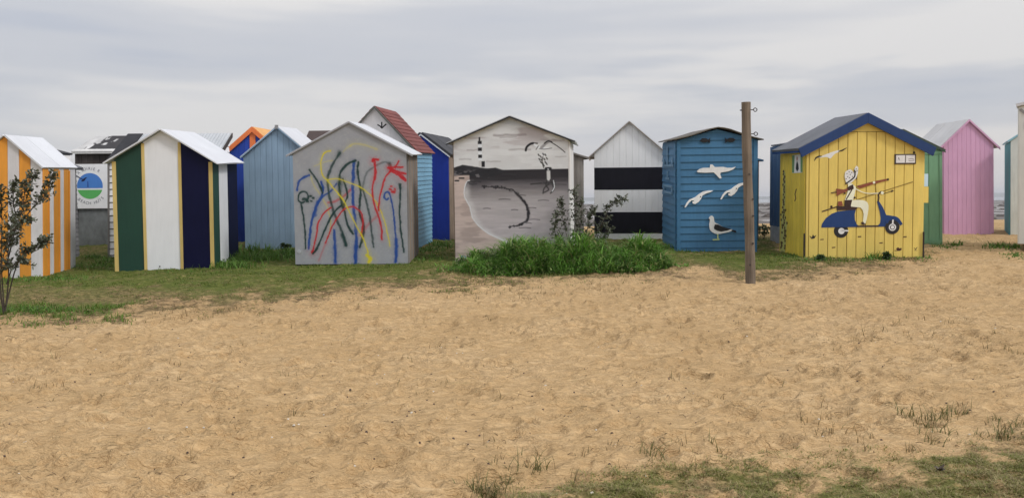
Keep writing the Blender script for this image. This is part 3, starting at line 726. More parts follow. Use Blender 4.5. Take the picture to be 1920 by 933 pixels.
SPRAY = [  # colour, opacity, width, softness, points
 (SY, .38, 18, .9, [(390, 90), (430, 78), (500, 90), (570, 115)]), (SY, .35, 10, .8, [(345, 130), (370, 105), (395, 92)]),
 (SY, .5, 9, .8, [(120, 280), (150, 360), (200, 440), (240, 530), (250, 620), (235, 690)]), (SY, .4, 8, .9, [(150, 225), (230, 195), (270, 190)]),
 (SR, .65, 15, .8, [(235, 470), (290, 460), (350, 420), (395, 380)]), (SR, .45, 16, .9, [(570, 555), (500, 620), (450, 690)]),
 (SR, .4, 12, .9, [(165, 860), (190, 800), (215, 740)]),
 (SB, 1, 11, .5, [(30, 385), (45, 330), (80, 300), (115, 285)]), (SB, 1, 12, .5, [(195, 330), (203, 400), (160, 490), (135, 560), (113, 660), (100, 780)]),
 (SB, .9, 18, .6, [(165, 470), (145, 550)]), (SB, .9, 9, .5, [(295, 345), (260, 390), (200, 430), (170, 480)]),
 (SG, 1, 10, .5, [(118, 250), (160, 310), (188, 365), (200, 405)]), (SG, .9, 12, .6, [(320, 140), (270, 220), (240, 300), (240, 380), (260, 490), (290, 580), (330, 680), (352, 760)]),
 (SG, .6, 20, .8, [(318, 135), (320, 152)]), (SG, .9, 18, .7, [(325, 690), (350, 755)]),
 (SB, 1, 15, .45, [(415, 200), (408, 310), (403, 420), (408, 520), (418, 620), (420, 740), (412, 875)]), (SB, .7, 20, .6, [(420, 740), (412, 880)]),
 (SG, 1, 12, .5, [(425, 190), (370, 215), (325, 270), (315, 340), (320, 430), (345, 530), (365, 620), (400, 680)]), (SG, .6, 26, .8, [(322, 310), (318, 380)]),
 (SG, 1, 10, .5, [(340, 310), (360, 380), (366, 430), (350, 470), (342, 520)]),
 (SG, 1, 12, .5, [(445, 200), (440, 280), (455, 380), (450, 480), (445, 540), (470, 610), (466, 690), (443, 770)]),
 (SG, .55, 9, .7, [(655, 212), (620, 200), (560, 225), (510, 260), (485, 310), (470, 380)]), (SG, .85, 10, .6, [(470, 380), (490, 450), (510, 540), (520, 640), (535, 770)]), (SG, .8, 18, .8, [(655, 212), (656, 235)]),
 (SR, 1, 10, .5, [(125, 805), (150, 700), (165, 620), (200, 550), (250, 505)]), (SR, 1, 22, .5, [(122, 802), (130, 800)]),
 (SG, 1, 10, .5, [(340, 482), (290, 520), (240, 590), (190, 700), (150, 785), (128, 812)]),
 (SR, 1, 10, .5, [(215, 740), (260, 630), (310, 550), (350, 512), (400, 498), (440, 520), (465, 560), (468, 620), (450, 690)]),
 (SY, 1, 10, .45, [(262, 125), (230, 130), (205, 160), (192, 210), (205, 290), (235, 320), (290, 390), (350, 470), (390, 560), (430, 640), (470, 720), (495, 800), (502, 870)]),
 (SY, 1, 26, .6, [(488, 825), (515, 850), (500, 872)]), (SY, .9, 9, .5, [(235, 318), (300, 310), (390, 340), (460, 370), (530, 430), (575, 500), (610, 590), (630, 680), (648, 765)]),
 (SB, 1, 13, .5, [(272, 655), (275, 740), (277, 870)]), (SB, .6, 22, .7, [(275, 760), (277, 878)]),
 (SG, 1, 9, .5, [(55, 475), (68, 560), (78, 680), (78, 780)]), (SG, 1, 9, .5, [(92, 462), (107, 435), (95, 402), (68, 395), (42, 415), (38, 450), (58, 470), (80, 462)]),
 (SG, 1, 15, .6, [(70, 445), (92, 448)]), (SG, 1, 10, .5, [(118, 425), (124, 426)]), (SG, 1, 10, .5, [(136, 438), (141, 438)]), (SG, 1, 10, .5, [(122, 458), (127, 460)]), (SG, 1, 9, .5, [(98, 452), (104, 462)]),
 (SR, 1, 16, .5, [(536, 195), (545, 182), (575, 185)]), (SR, 1, 18, .5, [(550, 190), (556, 260), (550, 315)]), (SR, 1, 12, .5, [(546, 320), (535, 400), (545, 480), (570, 560), (590, 640), (592, 720)]),
 (SR, 1, 11, .5, [(655, 262), (620, 310), (595, 390), (580, 450), (574, 525)]),
 (SR, 1, 26, .4, [(665, 255), (720, 290), (758, 322)]), (SR, 1, 12, .5, [(640, 240), (690, 235), (742, 236)]), (SR, 1, 11, .5, [(688, 238), (702, 215), (714, 194)]), (SR, 1, 12, .5, [(670, 250), (720, 268), (760, 280)]), (SR, 1, 14, .5, [(642, 238), (668, 250)]),
 (SR, 1, 12, .5, [(655, 363), (664, 363)]), (SR, 1, 13, .5, [(650, 380), (660, 386)]), (SR, 1, 15, .5, [(664, 400), (680, 402)]), (SR, .9, 11, .5, [(684, 380), (688, 388)]),
 (SB, 1, 9, .5, [(640, 442), (628, 452), (614, 436), (620, 408), (640, 402), (654, 425), (665, 490), (678, 600), (688, 740), (684, 870)]), (SB, .9, 16, .6, [(688, 715), (688, 800), (682, 872)]),
 (SG, 1, 9, .5, [(722, 355), (718, 450), (714, 560), (718, 650)]), (SG, 1, 9, .6, [(718, 650), (728, 720), (737, 805)]), (SG, .9, 15, .5, [(720, 350), (722, 372)]),
]
def graffiti(U, V):
    PX = (U + h.w / 2) / h.w * (765 - 8) + 8; PY = 885 + (V / 2.09) * (136 - 885)
    n = fbm(PX * .02, PY * .02, 4, 3); n2 = fbm(PX * .25, PY * .25, 2, 4); n3 = fbm(PX * .05, PY * .05, 2, 9)
    col = np.array(alb(135, 137, 143))[None, None] * (.93 + .14 * n)[..., None]
    speck = smooth(.79, .82, fbm(PX * .11, PY * .11, 1, 31)) * .25
    col = col * (1 - speck[..., None]) + np.array([.45, .45, .42]) * speck[..., None]
    X2, Y2 = PX + (fbm(PX * .03, PY * .03, 2, 8) - .5) * 8, PY
    for c, op, wd, so, pts in SPRAY:
        core_ = stroke_field(X2, Y2, pts, wd * (.82 if c is SY else 1.05 if c is SR else 1.38) * (.7 + .6 * n3), so); halo = stroke_field(X2, Y2, pts, wd * 3.0, .9) * .24 * (n2 > .42)
        a = np.clip(np.maximum(core_ * (.8 + .35 * n2), halo) * op, 0, 1)[..., None]
        col = col * (1 - a) + np.array(c) * a
    return col
art_panel(h, graffiti)
h.vboards('right', 8, [OLDWOOD, BROWNWOOD], gap=.012)
h.roof(WHITE_ROOF, th=.012); h.barge(GREYP, depth=.03, lift=.014, th=.012)
h.plates('front', paint('washer_grey', (.42, .44, .47), .5), [circle(-h.w / 2 + .075, .245, .036, 16)], .016, .008, 'vent_cap')

# ---- hut with the steep red roof
REDT = paint('faded_red_roof', (.185, .052, .044), .75, .25, (2, 5, 2), bump=.4, per_piece=.12); JBLUE = paint('blue_grey_clapboard_paint', alb(98, 144, 170)); JW = paint('white_gable_paint', alb(196, 195, 196))
h = Hut('J', 'tall hut with steep red roof, white gable with black footprint and blue clapboard side', JBLUE)
h.panel('front', JW, .015); h.hboards('right', .098, JBLUE, th=.022)
e = h.w / 2 + h.os; F = None
for sd in (-1, 1):
    F = h.roof_frame(sd)
    for k in range(11):
        d0, d1 = e * k / 11, e * (k + 1) / 11 + .02
        if k == 10: d1 = e
        mb = MB(); vs = []
        for (d, o0, o1) in ((d0 + .001, .002, .012), (d1, .002 if k == 10 else .012, .024)):
            for y in np.linspace(-h.of, h.D + h.ob, 9):
                jj = random.uniform(-.002, .002); vs += [F(d, float(y), o0), F(d, float(y), o1 + jj)]
        fs = []; n = 9
        for i in range(n - 1):
            a, b_ = 2 * i, 2 * (i + n); fs += [(a + 1, a + 3, b_ + 3, b_ + 1), (a, b_, b_ + 2, a + 2), (a, a + 2, a + 3, a + 1), (b_, b_ + 1, b_ + 3, b_ + 2)]
        fs += [(0, 1, 2 * n + 1, 2 * n), (2 * n - 2, 4 * n - 2, 4 * n - 1, 2 * n - 1)]
        mb.add(vs, fs); mb.build('roof_course', REDT, h.o)
h.barge(paint('grey_green_barge', (.12, .13, .115), .7), depth=.05, lift=.0, th=.015)
jm = pmap(530, 180, 2.827, 704, 783, 198, 286, 0.10, h.w / 2 + .08, h.hr + .03, h.hw + .03)
h.plates('front', BLACK, [ribbon([jm(*p) for p in q], .028) for q in ([(502, 148), (503, 184)], [(478, 163), (494, 172), (503, 184)], [(529, 160), (516, 170), (503, 184)])], .015, .003, 'bird_footprint')

# ---- deep blue hut with dark grey roof
KBLUE = paint('ultramarine_paint', alb(22, 50, 146)); 
h = Hut('K', 'ultramarine blue hut with dark felt roof and thin white verge beside the red roof', KBLUE)
h.panel('front', KBLUE, .015); h.vboards('right', 9, BROWNWOOD); h.roof(paint('slate_grey_felt', (.052, .052, .058), .75, .2, (2, 3, 2)), th=.05, split=3)
h.barge(PWHITE, depth=.035, lift=.0, th=.012)

# ---- hut with the monochrome beach mural
MW = paint('white_side_paint', alb(198, 196, 194))
h = Hut('L', 'hut front covered by a grey seascape mural with lighthouse, gull and curved fish trap', MW)
def S(c): return np.array(alb(*c))
def mural(U, V):
    PX = (U + h.w / 2) / h.w * (712 - 62) + 62; PY = 868 + (V / 2.29) * (190 - 868)
    nh = fbm(PX * .006, PY * .035, 4, 61); nf = fbm(PX * .03, PY * .05, 3, 62); nfin = fbm(PX * .012, PY * .11, 3, 63)
    def mix(c, d, a): a = np.clip(a, 0, 1)[..., None]; return c * (1 - a) + np.asarray(d) * a
    col = np.ones((*PX.shape, 3)) * S((193, 190, 187))
    col = mix(col, S((150, 153, 156)), smooth(150, 60, PY)); col = mix(col, S((163, 152, 150)), smooth(.52, .68, nh) * smooth(340, 120, PY) * .9)
    col = mix(col, S((205, 203, 200)), smooth(.5, .35, nh) * .5)
    for (x0, x1, y_, w_, o) in ((295, 475, 160, 12, .7), (330, 420, 172, 8, .5), (380, 500, 243, 9, .5), (140, 200, 240, 7, .5), (250, 330, 305, 6, .5), (95, 160, 290, 8, .45), (560, 640, 190, 8, .4), (610, 690, 195, 8, .4), (640, 700, 285, 7, .4)):
        col = mix(col, S((128, 116, 114)), stroke_field(PX, PY + (nf - .5) * 10, [(x0, y_), (x1, y_ + 2)], w_, .9) * o)
    # sea: dark at the painted horizon, paler towards the viewer
    sea = smooth(352, 358, PY + .0 * PX)
    g = np.zeros((*PX.shape, 3)); 
    stops = [(355, (34, 31, 35)), (408, (42, 38, 41)), (436, (86, 80, 82)), (480, (132, 124, 122)), (540, (160, 151, 149)), (640, (170, 159, 157)), (870, (172, 160, 158))]
    for ch in range(3): g[..., ch] = np.interp(PY + (nh - .5) * 40, [s_[0] for s_ in stops], [S(s_[1])[ch] for s_ in stops])
    g = g * (.86 + .28 * nfin)[..., None]
    col = mix(col, g, sea)
    foam = [(150, 412), (135, 418), (121, 455), (123, 510), (150, 562), (163, 618), (198, 668), (258, 714), (320, 744), (392, 785), (470, 850), (520, 900)]
    fxs = np.interp(PY, [p[1] for p in foam], [p[0] for p in foam])
    sand = smooth(fxs + 3, fxs - 3, PX) * smooth(378, 388, PY)
    sc_ = S((184, 163, 152)) * (.88 + .24 * nfin)[..., None]
    col = mix(col, S((200, 194, 190)), smooth(fxs + 46, fxs + 6, PX) * smooth(400, 470, PY) * .5 * (.5 + nf))
    col = mix(col, sc_, sand); col = mix(col, S((140, 122, 114)), sand * smooth(.56, .7, nh) * .5)
    col = mix(col, S((228, 222, 216)), stroke_field(PX + (nf - .5) * 8, PY, foam, 6, .8) * .8)
    # headland
    tx = np.interp(PX, [50, 62, 110, 160, 215, 260, 300, 345, 352], [345, 340, 321, 330, 338, 346, 340, 356, 356]); bx_ = np.interp(PX, [50, 62, 130, 200, 250, 300, 350], [388, 386, 378, 396, 400, 388, 372])
    hd = smooth(-2, 2, PY - tx - (nf - .5) * 6) * smooth(2, -4, PY - bx_) * (PX < 352)
    col = mix(col, S((34, 33, 37)) * (.7 + .9 * nf)[..., None], hd); col = mix(col, S((110, 104, 104)), hd * smooth(.6, .68, nf) * smooth(345, 372, PY) * .8)
    for (x0, x1, y_) in ((140, 215, 418), (180, 300, 408), (270, 400, 400), (150, 190, 428), (340, 420, 380)):
        col = mix(col, S((45, 43, 46)), stroke_field(PX, PY + (nf - .5) * 14, [(x0, y_), (x1, y_ + 3)], 7, .7) * .85)
    D2 = lambda c, pts, w_, so=.4, o=1.0: mix(col, c, stroke_field(PX, PY, pts, w_, so) * o)
    k_ = S((28, 27, 31)); wh = S((214, 210, 206))
    for (x0, x1, y0, y1, c) in ((203, 225, 205, 305, wh), (205, 222, 300, 335, S((188, 184, 180)))):
        col = mix(col, c, (smooth(x0 - 2, x0 + 1, PX) * smooth(x1 + 2, x1 - 1, PX) * smooth(y0, y0 + 2, PY) * smooth(y1, y1 - 2, PY)))
    for (x0, x1, y0, y1) in ((207, 217, 168, 192), (202, 224, 190, 209), (202, 225, 227, 248), (203, 225, 267, 287), (221, 240, 304, 338)):
        col = mix(col, k_, smooth(x0 - 1.5, x0 + 1, PX) * smooth(x1 + 1.5, x1 - 1, PX) * smooth(y0 - 1, y0 + 2, PY) * smooth(y1 + 1, y1 - 2, PY))
    # gull
    col = D2(k_, [(474, 249), (480, 230), (500, 214), (516, 210)], 13, .3); col = D2(k_, [(510, 209), (540, 211)], 7, .4)
    col = D2(wh, [(525, 218), (560, 238), (600, 238)], 12, .5); col = D2(S((90, 86, 86)), [(532, 245), (545, 226)], 5, .5); col = D2(S((110, 106, 106)), [(552, 241), (580, 244), (620, 239)], 5, .5)
    col = D2(S((140, 136, 135)), [(562, 236), (588, 212), (604, 202)], 15, .4); col = D2(k_, [(580, 212), (600, 199), (622, 205)], 7, .4); col = D2(k_, [(612, 203), (642, 222), (672, 244), (694, 264)], 5, .4)
    # stone fish trap
    tr = [(222, 449), (310, 452), (368, 462), (415, 485), (447, 520), (472, 552), (484, 592), (476, 640), (432, 664), (378, 677)]
    col = mix(col, S((40, 37, 40)), stroke_field(PX + (nf - .5) * 18, PY + (fbm(PX * .09, PY * .09, 2, 70) - .5) * 16, tr, 11, .6)); col = mix(col, S((36, 33, 36)), stroke_field(PX, PY + (nf - .5) * 14, tr[3:-1], 14, .8) * .8)
    for (x0, x1, y_) in ((318, 382, 521), (480, 527, 571), (480, 548, 637), (430, 496, 683), (388, 424, 581), (228, 268, 571), (500, 606, 439), (470, 500, 657), (600, 700, 442), (420, 470, 500), (540, 600, 530)):
        col = D2(S((58, 53, 55)), [(x0, y_), ((x0 + x1) / 2, y_ - 2), (x1, y_ + 1)], 5, .8, .75)
    # bleached stump, roots and thistle sprig
    col = D2(S((186, 182, 178)), [(600, 368), (601, 410)], 19, .3); col = D2(k_, [(588, 354), (610, 354)], 19, .3); col = D2(wh, [(597, 356), (600, 357)], 6, .4)
    for q_ in ([(610, 415), (622, 440), (628, 470), (610, 490)], [(590, 420), (585, 445), (600, 470), (575, 485)], [(570, 430), (605, 432), (635, 428)], [(600, 440), (575, 462), (568, 490)], [(500, 438), (560, 432)]):
        col = D2(S((44, 42, 42)), q_, 8, .6, .9)
    col = D2(wh, [(628, 420), (632, 455), (620, 480)], 4, .5)
    for (a_, b_) in ((544, 272), (556, 282), (570, 268), (582, 272), (590, 292), (560, 300), (576, 296), (548, 296), (566, 318), (582, 314), (572, 330), (556, 312), (588, 322)):
        col = D2(S((46, 44, 40)), [(a_, b_), (a_ + 5, b_ + 8)], 7, .5)
    col = D2(S((60, 56, 50)), [(570, 285), (566, 320), (574, 348)], 5, .5)
    for (x0, y_, w_) in ((68, 412, 20), (92, 398, 26)): col = D2(k_, [(x0, y_), (x0 + w_, y_)], 9, .4)
    col = mix(col, S((96, 140, 170)), (((PX - 106) / 17) ** 2 + ((PY - 848) / 11) ** 2 < 1) * 1.0); col = mix(col, S((190, 200, 205)), (((PX - 106) / 11) ** 2 + ((PY - 845) / 3) ** 2 < 1) * .8)
    return np.clip(col * np.array([.90, .935, .985]), .005, .85)
art_panel(h, mural)
h.vboards('right', 9, MW, gap=.004); h.vboards('left', 9, BROWNWOOD)
h.strip('right', [(.06, -.1), (.06, h.hw - .05)], .1, MW, .019, .03, 'corner_board')
h.roof(GREY_ROOF, th=.012, wob=.006); h.barge(BLACK, depth=.028, lift=.008, th=.012)

h = Hut('M', 'narrow silvery timber shed with sagging flat roof tucked behind the mural hut', OLDWOOD)
h.vboards('front', 9, OLDWOOD, gap=.01); h.vboards('right', 9, OLDWOOD); h.roof(OLDWOOD, th=.04, wob=.02)

# ---- black and white banded hut
NW = paint('white_board_paint', alb(216, 216, 219), .6, .05, per_piece=.02); NB = paint('tar_black_paint', (.011, .011, .017), .6, .2, sheen=.15)
h = Hut('N', 'white gabled hut with two broad black horizontal bands', NW)
h.vboards('front', 11, NW, gap=.0025, th=.014); h.vboards('right', 10, NW)
for (a_, b_) in ((314, 355.5), (397.5, 437.5)):
    z1, z0 = (444 - a_) / 78.2, (444 - b_) / 78.2
    h.plates('front', NB, [[(-h.w / 2 - .002, z0), (h.w / 2, z0), (h.w / 2, z1), (-h.w / 2 - .002, z1)]], .012, .006, 'black_band')
h.roof(WHITE_ROOF, th=.012); h.barge(paint('bare_verge_wood', (.26, .22, .18), .8), depth=.03, lift=.006, th=.012)
P_ = lambda u, v, o: (u, o, v)
mb = MB(); mb.prism([(-h.w / 2 - .13, h.hw - .10), (-h.w / 2, h.hw - .10), (-h.w / 2, h.hw - .01)], -.07, 1.2, P_); mb.build('soffit', OLDWOOD, h.o)

# ---- petrol blue hut with gull cut-outs
OBLUE = paint('petrol_blue_paint', alb(52, 102, 138), .6, .12, per_piece=.06, worn=.05, worn_col=(.05, .10, .14)); CUT = paint('white_cutout_paint', alb(214, 212, 208), .6, .1, worn=.05, worn_col=(.4, .38, .35))
h = Hut('O', 'petrol blue shiplap hut with white wooden gulls and two black fish', OBLUE)
h.hboards('front', .147, OBLUE, th=.026); h.hboards('left', .147, OBLUE, th=.026); h.vboards('right', 9, OBLUE)
for u in (-h.w / 2 + .035, h.w / 2 - .04): h.strip('front', [(u, -.1), (u, h.hw - .02)], .075, OBLUE, .027, .04, 'corner_board')
h.strip('left', [(.03, -.1), (.03, h.hw - .03)], .07, OBLUE, .027, .04, 'corner_board')
e = h.w / 2 + h.os
mb = MB(); nX, nY = 41, 12; T_, B_ = [], []
for j in range(nY):
    y = -h.of - .03 + (h.D + h.ob + h.of + .03) * j / (nY - 1)
    for i in range(nX):
        u = -e + 2 * e * i / (nX - 1); a = abs(u)
        z = h.hr - h.slope * a + .028 - .022 * math.exp(-(u / .12) ** 2) + .018 * math.sin(5.2 * u + 1.1) * (1 - .5 * j / nY) - .012 * (a / e) ** 4 + random.uniform(-.002, .002)
        T_.append((u, y, z + .022)); B_.append((u, y, z))
n = len(T_); fs = []
for j in range(nY - 1):
    for i in range(nX - 1):
        k = j * nX + i; fs += [(k, k + 1, k + 1 + nX, k + nX), (n + k, n + k + nX, n + k + 1 + nX, n + k + 1)]
for i in range(nX - 1): fs += [(i, n + i, n + i + 1, i + 1), ((nY - 1) * nX + i, (nY - 1) * nX + i + 1, n + (nY - 1) * nX + i + 1, n + (nY - 1) * nX + i)]
for j in range(nY - 1): fs += [(j * nX, (j + 1) * nX, n + (j + 1) * nX, n + j * nX), (j * nX + nX - 1, n + j * nX + nX - 1, n + (j + 1) * nX + nX - 1, (j + 1) * nX + nX - 1)]
mb.add(T_ + B_, fs); mb.build('roof_sheet', paint('lichened_roof_sheet', (.13, .115, .095), .85, .35, (3, 3, 3), worn=.3, worn_col=(.3, .27, .22)), h.o, smoothed=True)
om = pmap(1230, 230, 5.486, 1269, 1419, 464.5, 262.5, -h.w / 2, h.w / 2, 0, h.hw)
g2 = [(290, 865), (310, 820), (340, 785), (400, 760), (430, 735), (480, 705), (540, 693), (585, 695), (560, 710), (510, 725), (475, 745), (460, 780), (435, 810), (400, 832), (375, 825), (370, 810), (395, 795), (360, 795), (330, 825), (305, 862)]
g1 = [(415, 497), (440, 475), (480, 462), (550, 462), (553, 430), (575, 428), (600, 455), (690, 455), (730, 465), (775, 465), (815, 455), (790, 480), (740, 500), (660, 512), (655, 530), (670, 570), (650, 572), (625, 545), (590, 510), (500, 512), (430, 508)]
for pl in (g1, g2, [(x + 368, y - 78) for x, y in g2]):
    h.plates('front', CUT, [[om(*p) for p in pl]], .026, .018, 'gull_cutout')
for x, y in ((455, 757), (822, 678)): h.plates('front', IRON, [circle(*om(x, y), .012, 8)], .044, .004, 'screw')
fish = [(445, 182), (470, 162), (505, 160), (535, 175), (553, 155), (549, 185), (551, 212), (530, 195), (500, 205), (470, 202)]
for pl in (fish, [(1256 - x, y) for x, y in fish]): h.plates('front', BLACK, [[om(*p) for p in pl]], .02, .022, 'fish_cutout')
og = pmap(1290, 290, 5.183, 1269, 1419, 464.5, 262.5, -h.w / 2, h.w / 2, 0, h.hw)
gb = h.plates('front', CUT, [[og(*p) for p in catmull([(200, 615), (214, 594), (233, 590), (250, 610), (255, 650), (290, 670), (340, 700), (380, 715), (430, 725), (410, 745), (340, 760), (280, 768), (235, 750), (210, 720), (205, 670), (212, 632)], 2, True)]], .026, .016, 'standing_gull_cutout')
h.plates('front', BLACK, [[og(*p) for p in [(250, 700), (260, 673), (290, 675), (340, 700), (420, 720), (380, 735), (320, 745), (280, 735), (252, 718)]], [og(*p) for p in [(420, 727), (462, 735), (470, 755), (428, 746)]], [og(*p) for p in [(188, 627), (207, 616), (206, 626)]]], .042, .003, 'black_plumage', parent=gb)
h.plates('front', paint('pale_green_leg_paint', alb(170, 186, 130)), [ribbon([og(288, 765), og(290, 820)], .026), ribbon([og(240, 824), og(304, 820)], .028)], .028, .008, 'gull_leg', parent=gb)
# raised blue ornaments on the side boards (a small mast, bar and frame)
lm = lambda X_, Y_: ((215 - X_) / 130 * h.D, om(300, Y_)[1])
for q_ in ([(110, 368), (110, 446)], [(145, 232), (145, 442)], [(190, 356), (190, 438)], [(104, 444), (200, 436)], [(146, 500), (146, 586)], [(128, 580), (162, 580)], [(112, 658), (112, 735)], [(186, 655), (186, 735)], [(100, 662), (192, 660)], [(104, 731), (192, 728)]):
    h.strip('left', [lm(*p) for p in q_], .05 if abs(q_[0][1] - q_[1][1]) < 20 else .11, paint('grey_blue_relief', alb(92, 128, 156)), .026, .044, 'raised_ornament')

h = Hut('P', 'low hut with small blue-edged roof hidden behind the petrol blue gull hut', BROWNWOOD)
h.vboards('right', 9, BROWNWOOD); h.vboards('front', 9, OBLUE); h.roof(OBLUE, th=.03)

# ---- corrugated navy hut behind the yellow one
RNAVY = paint('steel_blue_sheet_paint', alb(66, 94, 126), .5, .12)
h = Hut('R', 'dark blue corrugated hut on a pale concrete plinth behind the yellow hut', RNAVY)
h.corr('front', RNAVY, .19, .03, .32); h.corr('left', RNAVY, .24, .035, .32); h.roof(FELT_GREY, th=.02)
mb = MB(); mb.box((-h.w / 2 - .03, -.045, -.12), (h.w / 2 + .03, h.D + .02, .32)); mb.build('plinth', paint('whitewashed_concrete', alb(170, 172, 176), .85, .2, (3, 3, 3), worn=.2, worn_col=(.3, .3, .31)), h.o)

# ---- yellow hut with the scooter painting
YEL = paint('mustard_yellow_paint', alb(203, 178, 84), .6, .10, worn=.05, worn_col=(.30, .24, .06), per_piece=.05); YDK = flat('groove_shade_colour', (.12, .09, .03)); QB = paint('royal_blue_barge_paint', alb(24, 54, 102))  # YDK: dark core that paints the shade in the grooves between boards
YSIDE = paint('yellow_side_shaded', alb(196, 172, 48), .6, .16, worn=.08, worn_col=(.22, .17, .05))  # the front's yellow made darker, side wall's shade put into the colour
h = Hut('Q', 'yellow plank hut with blue bargeboards and a painted woman riding a blue scooter', YEL, core=YDK)
qx = lambda px: (px - 1515) / (1728 - 1515) * h.w - h.w / 2
zT = (480 - 258.5) / 93.5
ed = [-h.w / 2, -h.w / 2 + .06] + [qx(1521 + 17.05 * k) for k in range(1, 12)] + [h.w / 2]
h.vboards('front', ed, YEL, gap=.011, th=.02, zmax=zT)
p = clip(h.poly('front'), 0, -1, -(zT + .008)); p = clip(p, 0, 1, 9)
mid = zT + .26
mb = MB(); mb.prism(clip(p, 0, 1, mid - .004), 0, .022, h.P('front'), .004); mb.build('gable_board', YEL, h.o)
mb = MB(); mb.prism(clip(p, 0, -1, -mid - .004), 0, .022, h.P('front'), .004); mb.build('gable_board', YEL, h.o)
h.vboards('left', 11, YSIDE, gap=.007); h.vboards('right', 11, YEL, gap=.007); h.panel('back', YEL)
h.roof(FELT_GREY, th=.03, split=1, mats={-1: FELT_GREY, 1: FELT})
h.barge(QB, depth=.19, lift=.035, th=.025, end=.06)
e = h.w / 2 + h.os
mb = MB(); mb.box((-e, -h.of, h.hr - h.slope * e - .045), (-e + .025, h.D + h.ob, h.hr - h.slope * e - .005)); mb.build('fascia_board', QB, h.o)
qm = pmap(1540, 280, 4.6667, 1515, 1728, 480, 275, -h.w / 2, h.w / 2, 0.0, 2.115)
Pf = lambda pl, sub=0: [qm(*p) for p in (catmull(pl, sub, True) if sub else pl)]
RB = lambda pts, wd, sub=4: [qm(*p) for p in ribbon(catmull(pts, sub) if len(pts) > 2 else pts, wd)]
SB_ = flat('scooter_blue_paint', alb(20, 54, 106)); TYRE = flat('tyre_black_paint', (.02, .02, .024)); HUBW = flat('hub_white_paint', alb(200, 200, 198)); SKIN = flat('pale_figure_paint', alb(222, 212, 184)); PBROWN = flat('parasol_brown_paint', alb(126, 66, 44)); PDK = flat('dark_brown_paint', alb(52, 34, 32)); OLIVE = flat('rod_olive_paint', alb(120, 96, 34))
sc_ = h.plates('front', SB_, [Pf([(14, 672), (20, 640), (52, 592), (100, 556), (150, 537), (205, 531), (303, 522), (293, 560), (296, 612), (312, 650), (328, 660), (492, 660), (509, 642), (514, 600), (504, 540), (484, 470), (480, 455), (498, 455), (530, 505), (560, 572), (600, 578), (648, 594), (678, 628), (690, 662), (662, 640), (640, 622), (600, 616), (572, 640), (556, 672)], 0)], .024, .003, 'painted_scooter')
wheel = h.plates('front', TYRE, [Pf(circle(181, 703, 60, 28))], .0205, .003, 'wheel', parent=sc_); h.plates('front', HUBW, [Pf(circle(183, 705, 27, 20)), RB([(183, 700), (242, 704)], 12)], .0275, .002, 'wheel_hub', parent=sc_)
h.plates('front', TYRE, [Pf(circle(612, 676, 61, 28))], .0275, .002, 'wheel', parent=sc_); h.plates('front', HUBW, [Pf(circle(612, 678, 31, 20)), RB([(616, 612), (614, 650)], 13)], .030, .002, 'wheel_hub', parent=sc_); h.plates('front', TYRE, [Pf(circle(612, 678, 21, 16))], .0325, .0015, 'wheel_ring', parent=sc_); h.plates('front', HUBW, [Pf(circle(612, 678, 15, 14))], .0345, .0015, 'wheel_cap', parent=sc_)
h.plates('front', SB_, [RB([(560, 640), (580, 606), (615, 594), (650, 606), (672, 632), (688, 658)], 26)], .030, .002, 'mudguard', parent=sc_)
h.plates('front', PDK, [Pf([(140, 492), (308, 490), (316, 506), (300, 526), (142, 526)]), RB([(312, 664), (495, 664)], 9)], .0275, .002, 'seat', parent=sc_)
h.plates('front', PDK, [RB([(489, 458), (494, 420), (492, 395), (516, 368)], 11)], .0275, .002, 'handlebar', parent=sc_)
rd = h.plates('front', SKIN, [Pf([(232, 292), (268, 300), (300, 332), (292, 380), (276, 442), (206, 444), (222, 400), (236, 350)]), Pf([(262, 446), (330, 440), (386, 452), (408, 490), (402, 560), (384, 642), (362, 642), (368, 562), (342, 506), (262, 496)], 2), RB([(298, 345), (360, 376), (420, 386), (490, 384)], 7), Pf(circle(522, 382, 13, 12))], .0285, .002, 'painted_rider')
h.plates('front', HUBW, [Pf([(203, 238), (207, 202), (226, 186), (252, 178), (270, 194), (278, 212), (288, 166), (301, 147), (317, 162), (314, 212), (300, 252), (262, 291), (220, 302), (210, 272)], 0)], .031, .002, 'sun_hat', parent=rd)
h.plates('front', BLACK, [RB([(286, 184), (288, 236), (256, 270), (210, 302)], 11)] + [Pf(circle(x, y, 4.5, 6)) for x, y in ((222, 214), (240, 200), (228, 240), (250, 222), (262, 206), (244, 250), (268, 240), (216, 258), (300, 176), (296, 200), (306, 190))], .0335, .0015, 'hat_ribbon', parent=rd)
h.plates('front', PDK, [Pf([(206, 440), (270, 438), (256, 498), (204, 490)]), RB([(276, 332), (250, 380), (218, 436)], 9), Pf([(214, 346), (244, 320), (276, 306), (282, 344), (240, 360)]), Pf([(346, 632), (366, 628), (388, 656), (356, 652)]), Pf([(298, 236), (308, 240), (306, 268), (298, 262)])], .031, .0015, 'dark_clothing', parent=rd)
pa = h.plates('front', PBROWN, [Pf([(300, 322), (440, 284), (556, 262), (566, 274), (440, 308), (334, 342)]), Pf([(134, 340), (196, 350), (230, 338), (226, 366), (180, 382), (138, 404)]), Pf([(150, 452), (182, 448), (192, 488), (150, 490)])], .033, .002, 'painted_parasol')
h.plates('front', PDK, [Pf(circle(567, 268, 10, 12)), RB([(90, 378), (136, 370)], 8), Pf(circle(206, 382, 9, 8)), Pf(circle(290, 420, 9, 8))], .0335, .002, 'parasol_handle', parent=pa); h.plates('front', SKIN, [Pf(circle(450, 292, 11, 10))], .0355, .001, 'parasol_tie', parent=pa)
h.plates('front', OLIVE, [RB([(300, 442), (480, 384), (780, 290)], 6), RB([(455, 282), (466, 330), (474, 384)], 3.5)], .026, .002, 'painted_fishing_rod')
